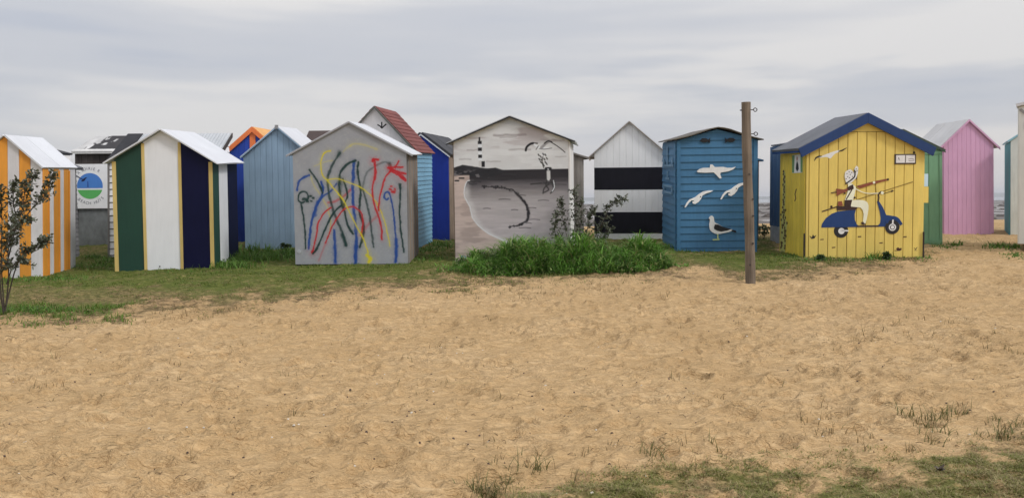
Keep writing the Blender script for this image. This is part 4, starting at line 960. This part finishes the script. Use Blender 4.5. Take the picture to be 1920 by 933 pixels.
h.plates('front', PDK, [RB([(18, 536), (160, 490)], 9), Pf(circle(97, 495, 10, 10)), RB([(525, 392), (600, 368)], 5), Pf([(590, 372), (606, 358), (622, 364), (604, 376)])], .0262, .002, 'painted_fishing_tackle')
h.plates('front', flat('shell_brown_paint', alb(70, 40, 30)), [RB([(x - 14, y), (x + 14, y - 2)], 9) for x, y in ((22, 776), (338, 756), (520, 813), (722, 763), (120, 846))] + [Pf([(648, 866), (664, 850), (678, 862), (694, 856), (696, 874), (676, 884), (660, 880)]), RB([(634, 880), (672, 880)], 6)], .0205, .0015, 'painted_shell')
h.plates('front', PDK, [RB([(800, 858), (814, 868), (828, 852), (812, 878)], 4), RB([(800, 880), (830, 882)], 3)], .0205, .0015, 'painted_signature')
q8 = pmap(1430, 190, 3.009, 1515, 1728, 480, 275, -h.w / 2, h.w / 2, 0.0, 2.115)
h.plates('front', HUBW, [[q8(*p) for p in catmull([(318, 318), (345, 308), (372, 298), (405, 286), (432, 280), (436, 288), (412, 298), (398, 312), (384, 326), (370, 318), (350, 318), (330, 320)], 2, True)]], .0205, .002, 'painted_gull')
h.plates('front', BLACK, [[q8(*p) for p in ribbon([(298, 338), (308, 320), (324, 313), (340, 312)], [2, 8, 9, 3])], [q8(*p) for p in ribbon([(428, 287), (450, 281), (473, 267)], [4, 8, 2])]], .0225, .002, 'gull_wing_tip')
h.plates('front', BLACK, [[q8(*p) for p in [(276, 748), (290, 758), (296, 742), (302, 752), (314, 745), (304, 764), (288, 766)]]], .0205, .002, 'painted_starfish')
# white plaque
mb = MB(); mb.prism(Pf([(622, 52), (802, 52), (802, 138), (622, 138)]), .02, .034, h.P('front'), .004); pq = mb.build('plaque', paint('brown_plaque_frame', (.06, .045, .04), .7), h.o)
h.plates('front', paint('plaque_white', alb(196, 194, 192), .6, .15), [Pf([(633, 62), (792, 62), (792, 127), (633, 127)])], .0342, .002, 'plaque_face', parent=pq)
h.plates('front', PDK, [RB([(712, 64), (711, 125)], 6), RB([(650, 100), (655, 82), (662, 104)], 3), RB([(735, 98), (760, 92), (785, 99)], 3), RB([(738, 110), (784, 108)], 3)], .0364, .001, 'plaque_drawing', parent=pq)
h.plates('front', BLACK, [Pf(circle(786, 40, 9, 10))], .02, .012, 'hook')
# side wall paintings: curtained window, spotted climbing plant
sm = lambda X_, Y_: ((252 - X_) / (252 - 103) * h.D, q8(300, Y_ + (252 - X_) * .06)[1])
h.plates('left', HUBW, [[sm(*p) for p in ((180, 298), (240, 298), (240, 400), (180, 400))]], .0195, .002, 'painted_window')
h.plates('left', flat('curtain_green', alb(92, 128, 84)), [[sm(*p) for p in ((180, 300), (194, 300), (192, 398), (180, 398))], [sm(*p) for p in ((228, 300), (240, 300), (240, 398), (230, 398))]], .022, .0015, 'painted_curtain')
h.plates('left', BLACK, [[sm(*p) for p in ((209, 332), (216, 352), (219, 378), (210, 394), (202, 376), (204, 352))]], .022, .0015, 'painted_silhouette')
h.plates('left', flat('silhouette_red', alb(150, 50, 46)), [[sm(*p) for p in ((209, 306), (212, 318), (211, 332), (207, 332), (206, 318))]], .022, .0015, 'painted_plume')
h.plates('left', flat('stem_pale_green', alb(164, 164, 92)), [[sm(*p) for p in catmull([(110, 858), (112, 740), (118, 640), (122, 520), (126, 400), (138, 400), (140, 520), (138, 640), (150, 690), (146, 760), (140, 858)], 3, True)]], .0195, .001, 'painted_trunk')
rs = random.Random(3); sp_ = []
for y in range(388, 850, 15):
    for k in range(2 if y > 600 else 1):
        x = 131 + rs.uniform(-7, 7) + (rs.uniform(-14, 20) if y > 600 else 0); sp_.append([sm(x + rs.uniform(3.5, 6.5) * math.cos(a), y + rs.uniform(5, 12) * math.sin(a)) for a in np.linspace(0, 5.6, 7)])
h.plates('left', flat('spot_brown', alb(78, 62, 34)), sp_, .0207, .0015, 'painted_spot')
h.plates('left', PDK, [[sm(*p) for p in ribbon([(206, 490), (198, 520), (203, 545), (196, 560)], 5)]], .0195, .0015, 'painted_twig')
for px_ in (1511.5, 1727): 
    mb = MB(); u = qx(px_); mb.tube([(u, -.05, -.12), (u, -.05, .47)], .016, 8); mb.build('iron_stake', IRON, h.o)
mb = MB(); mb.box((h.w / 2 + .019, .02, 1.33), (h.w / 2 + .10, .06, 1.57)); mb.build('blue_bracket', paint('pale_blue_scrap', alb(160, 186, 200)), h.o)
mb = MB(); mb.box((h.w / 2 + .019, .015, 1.02), (h.w / 2 + .11, .07, 1.325)); mb.build('yellow_bracket', YEL, h.o)

# ---- green hut
SGRN = paint('leaf_green_paint', alb(100, 142, 110), .6, .12)
h = Hut('S', 'leaf green panelled hut partly hidden behind the yellow hut', SGRN)
h.vboards('front', 6, SGRN, gap=.012, th=.014, zmax=h.hw - .05); h.vboards('right', 8, SGRN)
for q_ in ([(-h.w / 2, .06), (h.w / 2, .06)], [(-h.w / 2, h.hw - .05), (h.w / 2, h.hw - .05)], [(h.w / 2 - .03, .1), (h.w / 2 - .03, h.hw - .09)], [(h.w / 2 - .56, .1), (h.w / 2 - .56, h.hw - .09)]):
    h.strip('front', q_, .06, SGRN, .016, .03, 'rail')
h.roof(paint('dark_green_felt', (.07, .085, .065), .85, .25), th=.03); h.barge(paint('dark_green_verge', (.05, .085, .055), .8), depth=.035, lift=.01, th=.014)

# ---- pink hut
PINK = paint('candy_pink_paint', alb(185, 139, 170), .6, .07, per_piece=.04)
h = Hut('T', 'candy pink vertical board hut with a pale peeling roof', PINK)
h.vboards('front', 11, PINK, gap=.002, th=.016); h.vboards('left', 9, PINK)
h.roof(paint('peeling_white_roof', (.60, .59, .585), .6, .1, (2, 7, 2), worn=.42, worn_col=(.33, .31, .28)), th=.018, split=3); h.barge(PINK, depth=.05, lift=.012, th=.016)

# ---- teal hut and white hut at the far right
TEAL = paint('teal_paint', alb(64, 134, 142)); UP = paint('pale_grey_front_paint', alb(196, 200, 196))
h = Hut('U', 'teal sided hut with pale front and light blue roof standing beyond the tall white hut', TEAL)
h.vboards('front', 9, UP, gap=.003); h.vboards('left', 8, TEAL); h.roof(paint('light_blue_roof_paint', alb(140, 190, 204, .9)), th=.03)
VW = paint('pale_grey_white_paint', alb(196, 198, 195), .6, .08)
h = Hut('V', 'tall greyish white hut raised on blocks with a dark framed vent', VW, base=-.06)
h.vboards('front', 8, VW, gap=.004); h.vboards('left', 8, VW, gap=.004); h.roof(WHITE_ROOF, th=.05)
h.strip('front', [(-h.w / 2 + .02, h.hw - .06), (-h.w / 2 + .32, h.hw - .36)], .05, STEEL, .019, .04, 'diagonal_brace')
mb = MB(); mb.prism([(-h.w / 2 + .09, h.hw - .46), (-h.w / 2 + .42, h.hw - .46), (-h.w / 2 + .42, h.hw - .30), (-h.w / 2 + .09, h.hw - .30)], .018, .035, h.P('front'), .006); mb.build('vent', DARKWOOD, h.o)
for (u, v) in ((-h.w / 2 + .2, .12), (h.w / 2 - .2, .12), (-h.w / 2 + .2, h.D - .2), (h.w / 2 - .2, h.D - .2)):
    mb = MB(); mb.box((u - .09, v - .09, -.16), (u + .09, v + .09, .058)); mb.build('block', DARKWOOD, h.o)

# ------------------------------------------------------------------ wooden post
px0, py0 = 3.575, 12.0; zb = float(zmesh(px0, py0))
post = thing('wooden_post', 'tall weathered round wooden post with two iron eye bolts standing in the sand', 'post', (px0, py0, zb))
WP = paint('weathered_post_wood', (.155, .125, .095), .85, .5, (16, 16, .6), worn=.22, worn_col=(.07, .05, .035), bump=.9)
mb = MB(); H_ = 2.73; pts, rad = [], []
for k in range(24):
    z = -.25 + (H_ + .25) * k / 23; pts.append((-.052 * z / H_ + .006 * math.sin(z * 2.1), .02 * math.sin(z), z)); rad.append(.074 - .006 * z / H_ + .0025 * math.sin(7 * z))
mb.tube(pts, rad, 20); mb.build('pole', WP, post, smoothed=False)
for z in (H_ - .115, H_ - .475):
    x0 = -.052 * z / H_; mb = MB(); mb.tube([(x0 + .05, 0, z), (x0 + .105, 0, z)], .007, 6)
    mb.tube([(x0 + .13 + .026 * math.cos(a), 0, z + .026 * math.sin(a)) for a in np.linspace(math.pi, 3 * math.pi, 14)], .007, 6); mb.build('eye_bolt', IRON, post)
mb = MB(); mb.tube([(-.15, 0, H_ - .12), (-.10, 0, H_ - .12)], .009, 6); mb.build('bolt_end', IRON, post)
for (z, dx) in ((1.65, .0), (1.03, .045), (.62, .03), (1.28, .05), (.3, -.02)):
    mb = MB(); x0 = -.052 * z / H_ + dx; r_ = .073
    yk = -math.sqrt(max(r_ ** 2 - dx ** 2, 0)); mb.tube([(x0, yk + .01, z), (x0, yk - .004, z)], .015, 8); mb.build('knot', DARKWOOD, post)

# ------------------------------------------------------------------ grass
m, t, b = new_mat('grass_blade')
at = node(t, 'ShaderNodeAttribute', attribute_name='col'); t.links.new(at.outputs['Color'], b.inputs['Base Color'])
b.inputs['Roughness'].default_value = .55; b.inputs['Specular IOR Level'].default_value = .25
tr = node(t, 'ShaderNodeBsdfTranslucent'); t.links.new(at.outputs['Color'], tr.inputs[0])
mxs = node(t, 'ShaderNodeMixShader', {0: .3}); t.links.new(b.outputs[0], mxs.inputs[1]); t.links.new(tr.outputs[0], mxs.inputs[2])
t.links.new(mxs.outputs[0], t.nodes['Material Output'].inputs[0])
BLADE = m
def blades(name, x, y, z, hgt, wid, bend, col, seg=2, ang=None):
    """arching blades as tapering strips"""
    n = len(x); a = rng.uniform(0, 2 * math.pi, n) if ang is None else ang
    dx, dy = np.cos(a), np.sin(a); V = []
    tt = np.linspace(0, 1, seg + 1)
    fa = a + rng.uniform(-.6, .6, n) + math.pi / 2; sx, sy = np.cos(fa), np.sin(fa)
    for t_ in tt:
        r = bend * hgt * t_ ** 1.7; zz = hgt * (t_ - .42 * np.clip(bend, 0, 1.6) * t_ ** 2.6)
        wv = wid * (1 - t_ ** 1.5) / 2 + .0004
        cxx, cyy = x + dx * r, y + dy * r
        V.append(np.stack([cxx - sx * wv, cyy - sy * wv, z + zz], -1)); V.append(np.stack([cxx + sx * wv, cyy + sy * wv, z + zz], -1))
    V = np.stack(V, 1).reshape(-1, 3); k = 2 * (seg + 1)
    q = np.array([[2 * s_, 2 * s_ + 1, 2 * s_ + 3, 2 * s_ + 2] for s_ in range(seg)])
    F_ = (np.arange(n)[:, None, None] * k + q[None]).reshape(-1, 4)
    c = np.repeat(col, k, 0)
    return np_mesh(name, V, F_, BLADE, c)
def gcol(n, dry, a=(.095, .150, .022), b=(.185, .235, .042), d=(.34, .26, .12)):
    k = rng.random((n, 1)); c = np.array(a) * (1 - k) + np.array(b) * k
    dd = (rng.random((n, 1)) < dry[:, None] * .9) * rng.uniform(.5, 1, (n, 1)); return c * (1 - dd) + np.array(d) * dd * rng.uniform(.6, 1.15, (n, 1))
def in_hut(x, y):
    r = np.zeros(len(x), bool)
    for k, hh in HUTS.items():
        c, s_ = math.cos(hh[3]), math.sin(hh[3]); dx, dy = x - hh[0], y - hh[1]
        u, v = dx * c + dy * s_, -dx * s_ + dy * c
        r |= (np.abs(u) < hh[6] / 2) & (v > 0) & (v < hh[7])
    return r
# turf between sand and huts, in tufts
nc = 420000
cxs = rng.uniform(-15, 13, nc); cys = rng.uniform(9.0, 23, nc); czs = gz(cxs, cys)
cv, dr, lu = grass_mask(cxs, cys, czs); ppx, ppy = to_px(cxs, cys, czs)
clump = fbm(cxs * 3.2, cys * 3.2, 3, 91)
keep = (rng.random(nc) < cv * (.15 + smooth(.32, .58, clump)) * 1.1) & ~in_hut(cxs, cys) & (ppx > -80) & (ppx < 2000)
x, y, dr, lu, clump = cxs[keep], cys[keep], dr[keep], lu[keep], clump[keep]; z = zmesh(x, y) - .006
hg = rng.uniform(.015, .042, len(x)) * (.7 + .9 * smooth(.45, .7, clump)) * (1 + 1.5 * lu)
col = gcol(len(x), dr * (1 - lu)); col = col * (1 - lu[:, None] * .5) + np.array([.085, .17, .022]) * lu[:, None] * .5 * 1.3
kind(blades('turf_grass', x, y, z, hg, rng.uniform(.006, .012, len(x)), rng.uniform(.3, 1.3, len(x)), col), 'stuff')
# near lawn, bottom right
nc = 460000
cxs = rng.uniform(-1.2, 4.4, nc); cys = rng.uniform(3.4, 6.6, nc); czs = gz(cxs, cys)
cv, dr, lu = grass_mask(cxs, cys, czs); clump = fbm(cxs * 7, cys * 7, 3, 92)
keep = rng.random(nc) < cv * (.25 + smooth(.36, .60, clump)) * .8
x, y, dr, clump = cxs[keep], cys[keep], dr[keep], clump[keep]; z = zmesh(x, y) - .004
kind(blades('lawn_grass', x, y, z, rng.uniform(.012, .036, len(x)) * (.7 + .6 * smooth(.45, .75, clump)), rng.uniform(.003, .0062, len(x)), rng.uniform(.5, 1.7, len(x)),
            gcol(len(x), .25 + .55 * dr, (.17, .185, .045), (.28, .28, .08), (.50, .39, .21)), 3), 'stuff')
# sparse tufts of thin dry grass in the sand
def tufts(name, centres, nb, h0, h1, wid, colf, spread=.05, bend=(.2, 1.0), seg=3):
    cx, cy = np.array(centres).T; k = len(cx)
    x = np.repeat(cx, nb) + rng.normal(0, spread, k * nb); y = np.repeat(cy, nb) + rng.normal(0, spread, k * nb)
    z = zmesh(x, y) - .01; sc = np.repeat(rng.uniform(.6, 1.3, k), nb)
    return blades(name, x, y, z, rng.uniform(h0, h1, k * nb) * sc, rng.uniform(wid * .6, wid * 1.3, k * nb), rng.uniform(*bend, k * nb), colf(k * nb), seg)
def px_ground(px, py):
    d = CAM_R @ Vector(((px - CXP) / FPX, (Y0P - py) / FPX, -1)); z = .3
    for _ in range(12):
        s_ = (z - CAMH) / d.z; x, y = d.x * s_, d.y * s_; z = float(gz(x, y))
    return x, y
cen = []
for (n, xa, xb, ya, yb) in ((32, 1550, 1930, 596, 665), (24, 1480, 1930, 760, 850), (16, 900, 1480, 830, 905), (20, 300, 1500, 600, 800), (22, 1420, 1760, 495, 530), (12, 0, 600, 640, 900), (120, 420, 1260, 522, 566), (60, 0, 460, 575, 606)):
    for i in range(n): cen.append(px_ground(rng.uniform(xa, xb), rng.uniform(ya, yb)))
drycol = lambda n: gcol(n, np.full(n, 1.0), (.09, .10, .03), (.14, .15, .05), (.25, .17, .08))
kind(tufts('dry_grass_tufts', cen, 7, .03, .11, .005, drycol, .035), 'stuff')
cen = [px_ground(910 + rng.normal(0, 18), 918 + rng.normal(0, 6)) for i in range(9)] + [px_ground(1000 + rng.normal(0, 30), 890 + rng.normal(0, 6)) for i in range(4)] + [px_ground(1215, 858), px_ground(1235, 862), px_ground(1330, 838), px_ground(950, 905)] + [px_ground(rng.uniform(1700, 1920), rng.uniform(770, 830)) for i in range(16)]
kind(tufts('bent_grass_tufts', cen, 16, .06, .15, .005, lambda n: gcol(n, np.full(n, .5), (.09, .11, .03), (.15, .16, .05), (.26, .19, .09)), .04, (.3, 1.2), 4), 'stuff')
# lush mound in front of the mural hut
nb = 15000
top = [(846, 500), (862, 490), (885, 479), (920, 469), (1000, 463), (1060, 458), (1100, 450), (1160, 452), (1205, 460), (1228, 470), (1246, 484), (1256, 500)]
px_ = rng.uniform(848, 1256, nb); dep = rng.random(nb)
px_ = np.where(rng.random(nb) < .06, rng.uniform(815, 1290, nb), px_); endt = np.clip(np.minimum(px_ - 846, 1258 - px_) / 60, .12, 1) ** .6
yd = 13.95 + (dep - .5) * 1.3 * endt + rng.normal(0, .08, nb); x = (px_ - 960) / 1500 * yd; y = yd
ht = np.interp(px_, [p[0] for p in top], [514 - p[1] for p in top]) / 105.0
prof = np.sqrt(np.clip(1 - (2 * dep - 1.1) ** 2 * .8, .06, 1))
lump = .62 + .8 * smooth(.3, .7, fbm(x * 2.6, y * 2.6, 3, 15))
hgt_m = ht * prof * lump
z = zmesh(x, y) - .02 + hgt_m * rng.uniform(0, .72, nb); hg = np.clip(hgt_m * rng.uniform(.35, .7, nb), .07, .30)
tone = fbm(x * 3.5, y * 3.5, 2, 19)[:, None]
col = gcol(nb, np.full(nb, .03), (.085, .20, .022), (.18, .36, .06), (.25, .26, .09)) * (.5 + tone); pale = rng.random(nb) < .12; col[pale] = np.array([.36, .46, .16]); straw = rng.random(nb) < .05; col[straw] = np.array([.38, .33, .15])
kind(blades('tall_lush_grass', x, y, z, hg, rng.uniform(.012, .026, nb), rng.uniform(.6, 2.3, nb), col, 5), 'stuff')
# weedy growth along the foot of the huts
def weeds(name, spots, col, hmax):
    xs_, ys_, hs = [], [], []
    for (px, py, rx, n, hh) in spots:
        for i in range(n):
            xg, yg = px_ground(px + rng.normal(0, rx), py + rng.normal(0, 3)); xs_.append(xg); ys_.append(yg); hs.append(hh * rng.uniform(.4, 1.1))
    x, y, hs = np.array(xs_), np.array(ys_), np.array(hs); k = ~in_hut(x, y); x, y, hs = x[k], y[k], hs[k]
    kind(blades(name, x, y, zmesh(x, y) - .01, hs, rng.uniform(.012, .028, len(x)), rng.uniform(.3, 1.3, len(x)), gcol(len(x), np.full(len(x), .08), *col), 3), 'stuff')
GC = ((.075, .16, .022), (.15, .27, .045), (.25, .26, .09))
weeds('hut_foot_weeds', [(430, 499, 24, 420, .20), (480, 484, 34, 620, .22), (520, 474, 26, 420, .22), (470, 466, 26, 200, .3), (540, 478, 8, 120, .2), (180, 478, 14, 160, .12), (165, 500, 25, 200, .1), (120, 522, 30, 240, .08), (200, 492, 10, 80, .16), (805, 470, 14, 160, .16), (830, 462, 14, 160, .2), (800, 485, 20, 180, .1), (1240, 462, 10, 120, .18), (1290, 468, 22, 160, .10), (1380, 466, 16, 120, .10), (1545, 488, 26, 220, .08), (1640, 484, 10, 90, .2), (1640, 487, 50, 260, .07), (1480, 480, 22, 200, .08), (1775, 462, 12, 110, .12), (1790, 455, 8, 60, .2), (1885, 455, 18, 300, .18), (1905, 480, 14, 160, .09), (1735, 486, 12, 90, .08), (590, 498, 30, 120, .06), (700, 498, 40, 140, .06), (340, 510, 60, 160, .06), (40, 525, 30, 160, .10), (60, 585, 60, 500, .10)], GC, .2)

# ------------------------------------------------------------------ shrubs and small plants
def leafmat(name, a, b_):
    m, t, b = new_mat(name); oi = node(t, 'ShaderNodeTexCoord'); n = node(t, 'ShaderNodeTexNoise', {'Vector': oi.outputs['Object'], 'Scale': 9.0, 'Detail': 3.0})
    t.links.new(cramp(t, n.outputs[0], [(.35, a), (.65, b_)]), b.inputs['Base Color']); b.inputs['Roughness'].default_value = .5
    return m
SHRUBLEAF = leafmat('olive_grey_leaf', (.045, .055, .028), (.115, .13, .082)); TWIG = paint('shrub_bark', (.075, .058, .045), .9, .3, (10, 10, 3))
def leaf(mb, p, d, L, W, up):
    d = Vector(d).normalized(); s_ = d.cross(Vector(up)).normalized() if abs(d.dot(Vector(up))) < .99 else d.orthogonal().normalized(); n = s_.cross(d); p = Vector(p)
    mb.add([p, p + d * L * .35 + s_ * W * .5 + n * L * .04, p + d * L * .75 + s_ * W * .38, p + d * L, p + d * L * .75 - s_ * W * .38, p + d * L * .35 - s_ * W * .5 + n * L * .04], [(0, 1, 2, 3), (0, 3, 4, 5)])
def shrub(name, label, cat, base, stems, leafL, dens, rs, mat=SHRUBLEAF, r0=.016, group=None):
    """stems: list of point lists (relative); side twigs with leaves towards the tips"""
    root = thing(name, label, cat, base, group=group); fm = MB(); size = min(1.0, max(p[2] for st in stems for p in st) * 2.6)
    for st in stems:
        st = [Vector(p) for p in catmull(st, 5)]; n = len(st)
        mb = MB(); mb.tube(st, [r0 * (1 - .8 * kk / (n - 1)) for kk in range(n)], 6)
        for k in range(int(n * .25), n):
            for q in range(dens):
                if rs.random() < .25 + .6 * k / n:
                    d = Vector((rs.gauss(0, 1), rs.gauss(0, .8), rs.gauss(.55, .6))).normalized(); L = rs.uniform(.06, .2) * (1.1 - .5 * k / n) * size
                    tip = st[k] + d * L; mb.tube([st[k], st[k] + d * L * .5 + Vector((0, 0, .01)), tip], [.004, .003, .0015], 4)
                    for j in range(rs.randint(4, 8)):
                        t_ = rs.uniform(.25, 1.05); ld = (d * .5 + Vector((rs.gauss(0, 1), rs.gauss(0, 1), rs.gauss(.2, .8))).normalized()).normalized()
                        leaf(fm, st[k].lerp(tip, t_), ld, leafL * rs.uniform(.6, 1.25), leafL * rs.uniform(.35, .55), (rs.gauss(0, .6), rs.gauss(0, .6), 1))
        mb.build('stem', TWIG, root)
    fm.build('foliage', mat, root, normals=False); return root
rs = random.Random(11)
bx0, by0 = -6.62, 10.4; z0 = float(zmesh(bx0, by0)); k = 10.4 / 1500
pt = lambda dx, dy_, yy=0: (dx * k, yy, dy_ * k)
SH = shrub('shrub', 'olive grey shrub with thin bare lower stems standing before the orange striped hut', 'shrub', (bx0, by0, z0 - .02),
      [[pt(0, 0), pt(4, 70, .05), pt(10, 130, 0), pt(25, 190, .1), pt(40, 240, .05), pt(52, 262, .1)], [pt(-2, 0), pt(2, 80, -.1), pt(18, 140, -.1), pt(45, 170, -.2), pt(72, 178, -.2)],
       [pt(3, 20), pt(14, 90, .1), pt(34, 118, .1), pt(60, 130, .15), pt(66, 136, .15)], [pt(0, 0), pt(-14, 100, .1), pt(-20, 180, .2), pt(-14, 240, .1)], [pt(0, 0), pt(-30, 90, .1), pt(-60, 160, .1), pt(-70, 230, .1)],
       [pt(5, 60), pt(30, 100, -.1), pt(54, 96, -.1)], [pt(6, 100), pt(6, 170, .2), pt(2, 220, .2), pt(8, 250, .2)], [pt(14, 150), pt(50, 205, .1), pt(72, 225, .1), pt(86, 264, .1)], [pt(8, 90), pt(-4, 150, -.2), pt(-8, 200, -.2)]], .055, 6, rs, r0=.010)
bx0, by0 = 1.12, 14.75; z0 = float(zmesh(bx0, by0)); k = 14.75 / 1500
shrub('shrub', 'dark twiggy shrub growing out of the lush grass between the mural hut and banded hut', 'shrub', (bx0, by0, z0),
      [[pt(0, 0), pt(-8, 40), pt(-18, 80, .05), pt(-22, 118, .05)], [pt(0, 0), pt(2, 50, .1), pt(6, 100, .1), pt(2, 138, .1)], [pt(-4, 0), pt(-24, 30, -.1), pt(-34, 60, -.1), pt(-30, 92, -.1)],
       [pt(6, 0), pt(22, 40), pt(30, 80), pt(40, 100)], [pt(10, 0), pt(40, 44, .1), pt(56, 76, .1), pt(74, 108, .1), pt(96, 120, .1)], [pt(0, 0), pt(-30, 18, .1), pt(-56, 22, .1)],
       [pt(14, 0), pt(30, 26, -.05), pt(52, 40), pt(70, 66)], [pt(2, 10), pt(14, 60, .1), pt(18, 112, .1)]], .058, 7, rs, r0=.008)
PLANT = leafmat('dark_green_weed_leaf', (.045, .085, .022), (.10, .15, .045))
def small_plant(label, px, py, s_, nst, mat=PLANT, cat='plant', ll=.07, dens=2):
    x, y = px_ground(px, py); st = []
    for i in range(nst):
        a = rs.uniform(0, 6.283); r = rs.uniform(.1, .55) * s_; st.append([(0, 0, 0), (r * .4 * math.cos(a), r * .4 * math.sin(a), s_ * .5), (r * math.cos(a), r * math.sin(a), s_ * rs.uniform(.7, 1.0))])
    shrub('weed', label, cat, (x, y, float(zmesh(x, y)) - .01), st, ll, dens, rs, mat, .004, group='single weeds at the hut feet')
small_plant('leggy dark weed growing in the sandy gap beside the petrol blue hut', 1432, 446, .34, 5)
small_plant('bushy dark weed at the foot of the pink hut', 1792, 438, .26, 7)
small_plant('spreading low weed at the pink hut\'s far corner', 1838, 438, .14, 7)
small_plant('leafy weed at the foot of the yellow hut below the scooter', 1663, 486, .11, 6)
small_plant('round green weed at the yellow hut beside the first iron stake', 1540, 489, .07, 6)
small_plant('tall thin weed against the light blue hut near the grey one', 535, 466, .16, 3)
gx, gy = px_ground(1762, 882); dock = thing('weed', 'low dock plant standing alone in the near lawn', 'plant', (gx, gy, float(zmesh(gx, gy)) - .004), group='single weeds at the hut feet')
DOCK = leafmat('reddish_dock_leaf', (.055, .03, .02), (.085, .075, .03))
for i in range(9):
    a = i * 2.4; mb = MB(); leaf(mb, (0, 0, .004), (math.cos(a), math.sin(a), rs.uniform(.5, 1.5)), rs.uniform(.03, .055), .02, (0, 0, 1)); mb.build('leaf', DOCK, dock, normals=False)

# shells, pebbles and twigs lying on the sand
def scatter_bits(name, n, s0, s1, mm, zones, flatness=.45):
    mb = MB()
    for i in range(n):
        xa, xb, ya, yb = zones[i % len(zones)]; x, y = px_ground(rng.uniform(xa, xb), rng.uniform(ya, yb)); z = float(zmesh(x, y)); s_ = rng.uniform(s0, s1); a = rng.uniform(0, 6.28); el = rng.uniform(.5, 1)
        ring = [(x + s_ * math.cos(k * 1.0472 + a) * rng.uniform(.8, 1.1), y + s_ * el * math.sin(k * 1.0472 + a) * rng.uniform(.8, 1.1), z - .003) for k in range(6)]
        mid = [(x + (p[0] - x) * .55, y + (p[1] - y) * .55, z + s_ * flatness) for p in ring]
        mb.add(ring + mid, [tuple(range(6, 12))] + [(k, (k + 1) % 6, 6 + (k + 1) % 6, 6 + k) for k in range(6)])
    kind(mb.build(name, mm, normals=False), 'stuff')
ZN = [(0, 1920, 600, 700), (0, 1300, 640, 930), (0, 1920, 700, 830)]
scatter_bits('shell_fragments', 110, .004, .014, paint('bleached_shell', (.60, .55, .47), .5, .1), ZN)
scatter_bits('dark_pebbles', 230, .005, .012, paint('brown_pebble', (.09, .06, .045), .7, .3), ZN, .7)
mb = MB()
for i in range(150):
    x, y = px_ground(rng.uniform(0, 1920), rng.uniform(600, 930)); z = float(zmesh(x, y)); a = rng.uniform(0, 6.28); L = rng.uniform(.02, .07)
    mb.tube([(x, y, z + .003), (x + L * .5 * math.cos(a), y + L * .5 * math.sin(a), z + .012), (x + L * math.cos(a + .3), y + L * math.sin(a + .3), z + .005)], .0022, 4)
kind(mb.build('twigs_and_straw', paint('dry_straw', (.16, .10, .05), .8, .3), normals=False), 'stuff')

# ------------------------------------------------------------------ sea haze
m = bpy.data.materials.new('sea_haze_air'); m.use_nodes = True; t = m.node_tree; t.nodes.clear()
pv = node(t, 'ShaderNodeVolumePrincipled', {'Color': (.93, .95, 1.0, 1), 'Density': 2.6e-4, 'Anisotropy': .0})
t.links.new(pv.outputs[0], node(t, 'ShaderNodeOutputMaterial').inputs['Volume'])
mb = MB(); mb.box((-9500, -75, -4.5), (9500, 9400, 58)); kind(mb.build('haze', m), 'stuff')
